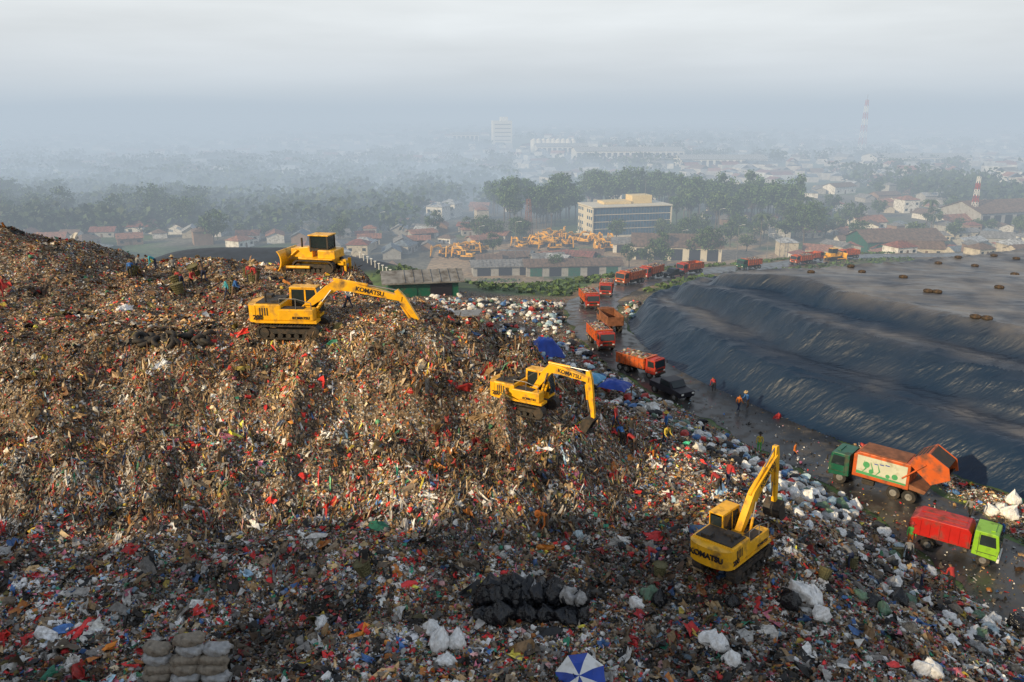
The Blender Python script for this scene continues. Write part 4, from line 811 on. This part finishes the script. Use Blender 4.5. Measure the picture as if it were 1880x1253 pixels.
# ---------------------------------------------------------------- houses
RF={'terracotta':(.29,.135,.09),'grey':(.2,.2,.2),'rust brown':(.16,.105,.075),'pale metal':(.38,.4,.42),'dull red':(.23,.085,.065),'blue grey':(.14,.18,.22)}
RM={k:mat('roof_'+k.replace(' ','_'),c,.75,0,.35,.8,(.07,.06,.05),.42) for k,c in RF.items()}
WMt=[mat('plaster_'+k,c,.8,0,.15,.6,(.2,.17,.14),.35) for k,c in dict(white=(.68,.67,.64),cream=(.5,.45,.35),grey=(.34,.34,.33),brick=(.26,.17,.12)).items()]
def housemesh(w,d,h,rh,hip=0):
    b=B().box((0,0,h/2-.5),(w,d,h+1))
    if not hip:
        b.prism([(-d/2,h+.001),(d/2,h+.001),(0,h+rh)],-w/2+.02,w/2-.02); vs=list(b.bm.verts)[8:]; bmesh.ops.rotate(b.bm,cent=(0,0,0),matrix=Matrix.Rotation(math.pi/2,3,'Z'),verts=vs)
    wall=b.me('wall',WMt[0]); r=B(); e=.5; bm=r.bm
    if hip:
        a=[bm.verts.new(p) for p in[(-w/2-e,-d/2-e,h),(w/2+e,-d/2-e,h),(w/2+e,d/2+e,h),(-w/2-e,d/2+e,h),(-w/2+d*.4,0,h+rh),(w/2-d*.4,0,h+rh)]]
        for f in((0,1,5,4),(1,2,5),(2,3,4,5),(3,0,4),(3,2,1,0)): bm.faces.new([a[i] for i in f])
    else:
        sl=rh/(d/2)
        for s in(-1,1):
            q=[(-w/2-e,s*(d/2+e),h-sl*e+.03),(w/2+e,s*(d/2+e),h-sl*e+.03),(w/2+e,0,h+rh+.05),(-w/2-e,0,h+rh+.05)]; a=[bm.verts.new(p) for p in q]; c=[bm.verts.new((p[0],p[1],p[2]+.14)) for p in q]
            for f in([a[3],a[2],a[1],a[0]],c,[a[0],a[1],c[1],c[0]],[a[1],a[2],c[2],c[1]],[a[2],a[3],c[3],c[2]],[a[3],a[0],c[0],c[3]]): bm.faces.new(f)
        bmesh.ops.recalc_face_normals(bm,faces=list(bm.faces))
    roof=r.me('roof',RM['terracotta']); wins=[]
    for k in range(3):
        xx=-w/2+w*(k+.5)/3
        if k!=1:
            wins.append(B().box((xx,-d/2-.02,1.6),(1.3,.08,1.1)).me('window',M['glass']))
            if h>4.5: wins.append(B().box((xx,-d/2-.02,4.4),(1.3,.08,1.1)).me('window',M['glass']))
    door=B().box((0,-d/2-.02,1.0),(1.0,.08,2.1)).me('door',M['wood']); return wall,roof,wins,door
HV=[housemesh(10,7,3.0,1.8),housemesh(13,8,3.2,2.2),housemesh(9,8,3.2,2.0,1),housemesh(14,8,3.4,1.5),housemesh(8,8,6.2,1.8,1),housemesh(18,9,4.2,1.8)]
taken=[]
def house(x,y,i,rz,detail,rk=None,wm=None,s=1):
    z=gz(x,y); wall,roof,wins,door=HV[i]; rk=rk or random.choices(list(RM),[4,4,4,2,2,1])[0]; lab=f'{"two storey" if i==4 else "low"} plastered house with {rk} {"hipped" if i in(2,4) else "gabled"} roof'
    r=thing('house',lab,'house',(x,y,z),rz,'houses of the town',sc_=s); w=part(r,'wall',wall); w.material_slots[0].link='OBJECT'; w.material_slots[0].material=wm or random.choice(WMt)
    q=part(r,'roof',roof); q.material_slots[0].link='OBJECT'; q.material_slots[0].material=RM[rk]
    if detail: part(r,'door',door); [part(r,'window',k) for k in wins]
kk=0; tries=0
while kk<284 and tries<9000:
    tries+=1; y=float(sampleY(1,235,560,1.1)[0]); x=(random.random()*1.4-.7)*y
    if (x>-30 and x<92 and y<300) or (x>-8 and x<92 and y<385) or (x<-95 and y<300) : continue
    if vnoise(np.array([x/60]),np.array([y/60]),140)[0]<.27: continue
    if any((x-a)**2+(y-b_)**2<85 for a,b_ in taken): continue
    taken.append((x,y)); house(x,y,random.choices(range(6),[5,3,4,2,2,.5])[0],random.choice([0,1.57])+random.uniform(-.5,.5),y<380,s=random.uniform(.6,.92)); kk+=1
for u,v,i,rz,rk in[(805,404,4,-.4,'pale metal'),(828,398,4,-.4,'pale metal'),(780,388,0,-.2,'terracotta'),(267,428,1,.1,'dull red'),(630,425,1,.5,'pale metal'),(660,398,4,-.3,'blue grey'),(1662,390,4,.2,'terracotta'),(1540,355,5,.5,'rust brown'),(1600,445,3,.2,'dull red'),(1745,418,1,.3,'terracotta'),(1590,420,1,.2,'terracotta')]:
    x0,y0,z0=gf(u,v); house(x0,y0,i,rz,True,rk,WMt[0],1.05)
n=1200; y=sampleY(n,560,2400,.6); x=(rng.random(n)*1.6-.8)*y; z=terrain(x,y)[0]; V=[];Fq=[];cl=[]
tpl=np.array([(-1,-1,-.2),(1,-1,-.2),(1,1,-.2),(-1,1,-.2),(-1,-1,1),(1,-1,1),(1,1,1),(-1,1,1),(-1,0,1.6),(1,0,1.6)])
for i in range(n):
    w=random.uniform(4,9); dd=random.uniform(3.5,6); h=random.uniform(2.5,5); a=random.uniform(-.5,.5)+random.choice([0,1.57]); p=tpl*np.array([w,dd,h]); p=np.stack([p[:,0]*math.cos(a)-p[:,1]*math.sin(a)+x[i],p[:,0]*math.sin(a)+p[:,1]*math.cos(a)+y[i],p[:,2]+z[i]],-1)
    wc_=random.choice([(.5,.48,.45),(.4,.38,.35),(.62,.62,.6)]); rc=random.choice(list(RF.values()))
    o=len(V); V+=list(p); V+=[p[4],p[5],p[6],p[7]]; Fq+=[(o,o+1,o+5,o+4),(o+1,o+2,o+6,o+5),(o+2,o+3,o+7,o+6),(o+3,o,o+4,o+7),(o+10,o+11,o+9,o+8),(o+12,o+13,o+8,o+9)]; cl+=[wc_]*8+[rc]*6
thing('distant_houses','countless small roofs of the hazy distant town','town',me=rawmesh('distant_houses',V,Fq,[attrmat('distant_house_paint',.8,.3)],np.array(cl)),kind='stuff')
# ---------------------------------------------------------------- office block
MG=mat('blue_curtain_glass',(.03,.09,.17),.22,0,.5,.5); MBe=mat('cream_render',(.6,.56,.46),.7,0,.08,.3,(.35,.28,.2),.1); MYe=mat('yellow_render',(.68,.53,.26),.7,0,.08,.3,(.35,.28,.2),.1)
x0,y0,z0=gf(1150,434); W,Dp=35,17; r=thing('office_block','four storey office with blue glass facade and cream roof','office building',(x0,y0+8,z0),R(15)); r.scale=(1,1,.82)
b=B().box((0,0,7.2),(W-2.6,Dp-2.6,14)); part(r,'core_wall',b.me('core_wall',MBe))
b=B().box((-.1,0,14.9),(W+.4,Dp+.5,.6),bev=.1).box((-W/2+.3,0,7.3),(.5,Dp,14)).box((W/2-.2,0,7.3),(.5,Dp-.2,14)).box((0,0,.1),(W+1,Dp+1,.6)); part(r,'cornice',b.me('cornice',MBe))
b=B().box((7,2,17.2),(9,7,4.0),bev=.1).box((-4,2,15.9),(12,8,1.3)); part(r,'penthouse',b.me('penthouse',MYe))
for f in range(4):
    z=.4+f*3.5; b=B().box((.05,0,z+1.9),(W-1.2,Dp-1.0,3.1)); part(r,'window_band',b.me('window_band',MG))
    b=B().box((.05,0,z+.18),(W-1.1,Dp-.7,.3)); part(r,'floor_slab',b.me('floor_slab',MBe))
    for s in(-1,1):
        b=B()
        for k in range(3): b.box((-W/2+.03,s*(3+k*2.2)-(s*0),z+1.9),(.06,1.2,1.6))
        part(r,'side_window',b.me('side_window',MG))
b=B()
for k in range(27):
    xx=-W/2+.9+k*(W-1.8)/26; b.box((xx,-Dp/2+.47,7.3),(.1,.1,13.6)); b.box((xx,Dp/2-.47,7.3),(.1,.1,13.6))
part(r,'mullion',b.me('mullion',M['grey']))
part(r,'flagpole',B().cyl((9,0,19.0),(9,0,27),.08,n=6).me('flagpole',M['grey']))
def hall(u,v,w,d,h,rh,rk,label,rz,wm=None,stripe=None,tm=175):
    x0,y0,z0=gp(u,v,tm); r=thing('warehouse',label,'warehouse',(x0,y0,z0),rz); wm=wm or WMt[2]
    b=B().prism([(-d/2,-.5),(d/2,-.5),(d/2,h),(0,h+rh),(-d/2,h)],-w/2,w/2); me=b.me('wall',wm); me.transform(Matrix.Rotation(math.pi/2,4,'Z')); part(r,'wall',me)
    b=B()
    for s in(-1,1): b.prism([(s*(d/2+.8),h-rh*.8/(d/2)+.05),(0,h+rh+.1),(0,h+rh+.3),(s*(d/2+.8),h-rh*.8/(d/2)+.25)],-w/2-.8,w/2+.8)
    for k in range(int(w/1.2)):
        yy=-w/2+k*1.2
        for s in(-1,1): b.prism([(s*(d/2+.8),h-rh*.8/(d/2)+.26),(0,h+rh+.31),(0,h+rh+.38),(s*(d/2+.8),h-rh*.8/(d/2)+.33)],yy,yy+.12)
    me=b.me('roof',RM[rk]); me.transform(Matrix.Rotation(math.pi/2,4,'Z')); part(r,'roof',me)
    n=max(2,int(w/6))
    for k in range(n): b=B().box((-w/2+(k+.5)*w/n,-d/2-.04,h*.42),(w/n*.62,.1,h*.8)); part(r,'door_opening',b.me('door_opening',M['ink'] if not stripe or k%2 else M[stripe]))
hall(1240,472,30,16,5,3,'rust brown','large open workshop with brown pitched roof',-.15,MBe)
hall(775,541,9.5,5,2.4,.8,'grey','long shed with corrugated grey roof and green trim',.2,M['green'],'green',tm=108)
hall(1050,503,30,8,3.4,1.3,'rust brown','long low workshop with green wall panels',.1,WMt[2],'green')
hall(925,502,20,8,3.0,1.2,'grey','low workshop with grey sheet roof',.12)
hall(1640,462,30,14,5,3,'rust brown','market hall with dark brown roof and green front',.15,M['green'],'green')
hall(1830,412,44,22,7,4,'rust brown','large hall with dark brown pitched roof',.3)
hall(1160,462,14,8,3.5,1.3,'grey','small workshop beside the office',-.1,WMt[0])
hall(170,470,24,7,3.5,1.0,'blue grey','long low shed with green sheet walls',-.5,M['green'])
for k in range(18):
    u=random.uniform(890,1110) if k<10 else random.uniform(640,940); v=random.uniform(474,492) if k<10 else random.uniform(424,452); hall(u,v,random.uniform(6,11),5.5,2.6,1,random.choice(list(RM)),'small shack with metal sheet roof beside the yard',random.uniform(-.6,.6))
for u,v,w,d,h,lab in[(1150,294,110,40,10,'long white factory hall in the haze'),(1680,304,90,30,8,'long white warehouse in the haze'),(1030,283,60,30,9,'pale factory block in the haze'),(855,262,40,20,12,'pale factory in the haze'),(1320,305,80,30,7,'pale warehouse in the haze'),(500,262,50,20,10,'pale hall in the haze')]:
    hall(u,v,w,d,h,3,'pale metal',lab,.05,WMt[0])
x0,y0,z0=gf(921,270); r=thing('tower_block','tall white industrial tower block in the haze','building',(x0,y0,z0),.15); b=B().box((0,0,17),(26,22,36)).box((3,0,37),(10,10,6)); part(r,'wall',b.me('wall',M['whitep']))
for f in range(6): b=B().box((0,-11.05,4+f*5.2),(22,.12,1.2)); part(r,'window_band',b.me('window_band',M['grey']))
for k in range(9):
    x0,y0,z0=gf(980+k*9,280); r=thing('silo','white cylindrical storage silo','silo',(x0,y0,z0),0,'row of factory silos'); b=B().cyl((0,0,-1),(0,0,14),4.2,n=20).cyl((0,0,14),(0,0,16.5),4.2,.6,20); part(r,'tank',b.me('tank',M['whitep'],True)); b=B().box((4.25,0,7),(.3,.6,15)); part(r,'ladder',b.me('ladder',M['grey']))
# ---------------------------------------------------------------- towers and poles
def lattice(u,v,H,w0,w1,nsec,label,cols=('redo','whitep'),th=.35):
    x0,y0,z0=gf(u,v); r=thing('lattice_tower',label,'tower',(x0,y0,z0),.4)
    for k in range(nsec):
        a=w0+(w1-w0)*k/nsec; c=w0+(w1-w0)*(k+1)/nsec; z1=H*k/nsec; z2=H*(k+1)/nsec; b=B(); cr=[(-1,-1),(1,-1),(1,1),(-1,1)]
        for i in range(4):
            p,q=cr[i],cr[(i+1)%4]; b.cyl((p[0]*a,p[1]*a,z1),(p[0]*c,p[1]*c,z2),th*.5,n=5); b.cyl((p[0]*a,p[1]*a,z1),(q[0]*c,q[1]*c,z2),th*.3,n=4); b.cyl((q[0]*a,q[1]*a,z1),(p[0]*c,p[1]*c,z2),th*.3,n=4); b.cyl((p[0]*c,p[1]*c,z2),(q[0]*c,q[1]*c,z2),th*.3,n=4)
        part(r,'tower_section',b.me('tower_section',M[cols[k%2]]))
    b=B().cyl((0,0,H),(0,0,H*1.1),th*.3,n=5)
    part(r,'antenna',b.me('antenna',M['grey']))
lattice(1580,288,60,3.2,1.0,9,'red and white lattice telecom tower in the haze',th=.6)
lattice(1783,418,22,1.2,.5,8,'slim red and white lattice mast',th=.22)
lattice(970,440,16,1.5,.6,6,'rusty lattice pylon beside the depot yard',('rust','rust'),.2)
lattice(785,368,10,2.2,1.0,4,'steel frame tower among houses',('whitep','grey'),.3)
def pole(u,v,h,label='tall grey street lamp pole'):
    x0,y0,z0=gf(u,v); r=thing('street_lamp',label,'street lamp',(x0,y0,z0),0,'lamp poles by the road'); b=B().cyl((0,0,-.3),(0,0,h),.14,.08,8); part(r,'pole',b.me('pole',M['grey'])); b=B().cyl((0,0,h-.1),(1.4,0,h+.2),.05,n=6).box((1.7,0,h+.2),(.8,.3,.12)); part(r,'lamp_head',b.me('lamp_head',M['whitep']))
for u,v,h in[(946,492,15),(1352,478,12),(1407,478,9),(1708,440,12),(1318,440,12),(1063,440,10),(1430,475,8),(1250,470,9),(880,455,8),(700,430,9),(590,400,9)]: pole(u,v,h)
for k in range(14):
    x0,y0,z0=gp(640+k*7,462+k*4.2,120); thing('marker_post','short pale post on the covered embankment','post',(x0,y0,z0),0,'posts on the embankment',B().cyl((0,0,-.2),(0,0,1.0),.08,n=6).box((0,0,1.05),(.4,.4,.1)).me('marker_post',M['whitep']))
# ---------------------------------------------------------------- haze, sky, light
def haze(name,me,dens,col,label):
    m=bpy.data.materials.new(name+'_volume'); m.use_nodes=True; nt=m.node_tree; nt.nodes.clear(); out=N(nt,'ShaderNodeOutputMaterial'); ab=N(nt,'ShaderNodeVolumeAbsorption'); em=N(nt,'ShaderNodeEmission'); ad=N(nt,'ShaderNodeAddShader')
    ab.inputs['Color'].default_value=(0,0,0,1); ab.inputs['Density'].default_value=dens; em.inputs['Color'].default_value=(*col,1); em.inputs['Strength'].default_value=dens  # haze light painted as an even glow of the volume, not scattered sunlight
    nt.links.new(ab.outputs[0],ad.inputs[0]); nt.links.new(em.outputs[0],ad.inputs[1]); nt.links.new(ad.outputs[0],out.inputs['Volume']); me.materials.append(m)
    return thing(name,label,'haze',me=me,kind='structure')
def layer(top,dens,col,y0=90): b=B().box((0,y0+4500,(top-75)/2),(14000,9000,top+75)); haze('haze',b.me('haze',[]),dens,col,'blue grey morning haze hanging over the valley')
layer(33,.00086,(.46,.55,.64),90); layer(62,.00042,(.50,.58,.66),94); layer(115,.00024,(.62,.68,.73),98)
hr=random.Random(5); v4,f4=ico(4)
def bank(x,y,z,sx,sy,sz,dens,col):
    v=v4*(1+.12*np.sin(v4[:,0:1]*5+x)+.10*np.sin(v4[:,1:2]*7+v4[:,0:1]*4)); me=rawmesh('mist_bank',v*np.array([sx,sy,sz])+np.array([x,y,z]),f4,[],None,True); haze('mist_bank',me,dens,col,'bank of low smoky mist drifting over trees')
bank(-190,430,-22,230,110,24,.0038,(.47,.57,.66)); bank(-420,800,-20,500,250,50,.0025,(.47,.56,.65)); bank(480,800,-22,380,180,32,.0022,(.53,.60,.67)); bank(60,560,-24,200,60,20,.003,(.51,.59,.67)); bank(-60,620,-22,150,70,26,.003,(.52,.6,.68))
for k in range(12): bank(hr.uniform(-1300,1500),hr.uniform(1100,2300),hr.uniform(-20,40),hr.uniform(160,420),hr.uniform(80,150),hr.uniform(18,48),hr.uniform(.0007,.0014),hr.choice([(.36,.41,.48),(.42,.47,.53),(.52,.57,.62)]))
w=bpy.data.worlds.new('World'); sc.world=w; w.use_nodes=True; nt=w.node_tree; bg=nt.nodes['Background']; bg.inputs['Strength'].default_value=.1
SE=22; az=math.atan2(-.8,-.6)
sky=N(nt,'ShaderNodeTexSky',sky_type='NISHITA'); sky.sun_disc=False; sky.sun_elevation=R(SE); sky.sun_rotation=az%(2*math.pi); sky.dust_density=5; sky.air_density=1.2
tc=N(nt,'ShaderNodeTexCoord'); sx=N(nt,'ShaderNodeSeparateXYZ'); nt.links.new(tc.outputs['Generated'],sx.inputs[0])
rp=N(nt,'ShaderNodeValToRGB'); el=rp.color_ramp.elements; el[0].position=0; el[0].color=(.78,.83,.87,1); el[1].position=1; el[1].color=(.28,.34,.44,1)
for p,c in((.05,(.88,.92,.95)),(.17,(.97,1,1)),(.4,(.58,.64,.71))): e=rp.color_ramp.elements.new(p); e.color=(*c,1)
nt.links.new(sx.outputs['Z'],rp.inputs['Fac'])
mp=N(nt,'ShaderNodeMapping'); mp.inputs['Scale'].default_value=(1.5,1.5,11); no=N(nt,'ShaderNodeTexNoise'); no.inputs['Scale'].default_value=1.6; no.inputs['Detail'].default_value=6; nt.links.new(tc.outputs['Generated'],mp.inputs['Vector']); nt.links.new(mp.outputs[0],no.inputs['Vector'])
mr=N(nt,'ShaderNodeMapRange'); mr.inputs['From Min'].default_value=.35; mr.inputs['From Max'].default_value=.7; mr.inputs['To Min'].default_value=8.9; mr.inputs['To Max'].default_value=11.2; nt.links.new(no.outputs['Fac'],mr.inputs['Value'])
vm=N(nt,'ShaderNodeVectorMath',operation='SCALE'); nt.links.new(rp.outputs['Color'],vm.inputs[0]); nt.links.new(mr.outputs['Result'],vm.inputs['Scale'])
mx=N(nt,'ShaderNodeMix',data_type='RGBA'); mx.inputs['Factor'].default_value=.87; nt.links.new(sky.outputs[0],mx.inputs[6]); nt.links.new(vm.outputs[0],mx.inputs[7]); nt.links.new(mx.outputs[2],bg.inputs['Color'])
sl=bpy.data.lights.new('sun','SUN'); sl.energy=5; sl.angle=R(1.2); sl.color=(1,.77,.46); so=bpy.data.objects.new('sun',sl); link(so)
sd=Vector((-.8*math.cos(R(SE)),-.6*math.cos(R(SE)),math.sin(R(SE)))); so.rotation_euler=(-sd).to_track_quat('-Z','Y').to_euler(); so.location=(-60,-40,80)
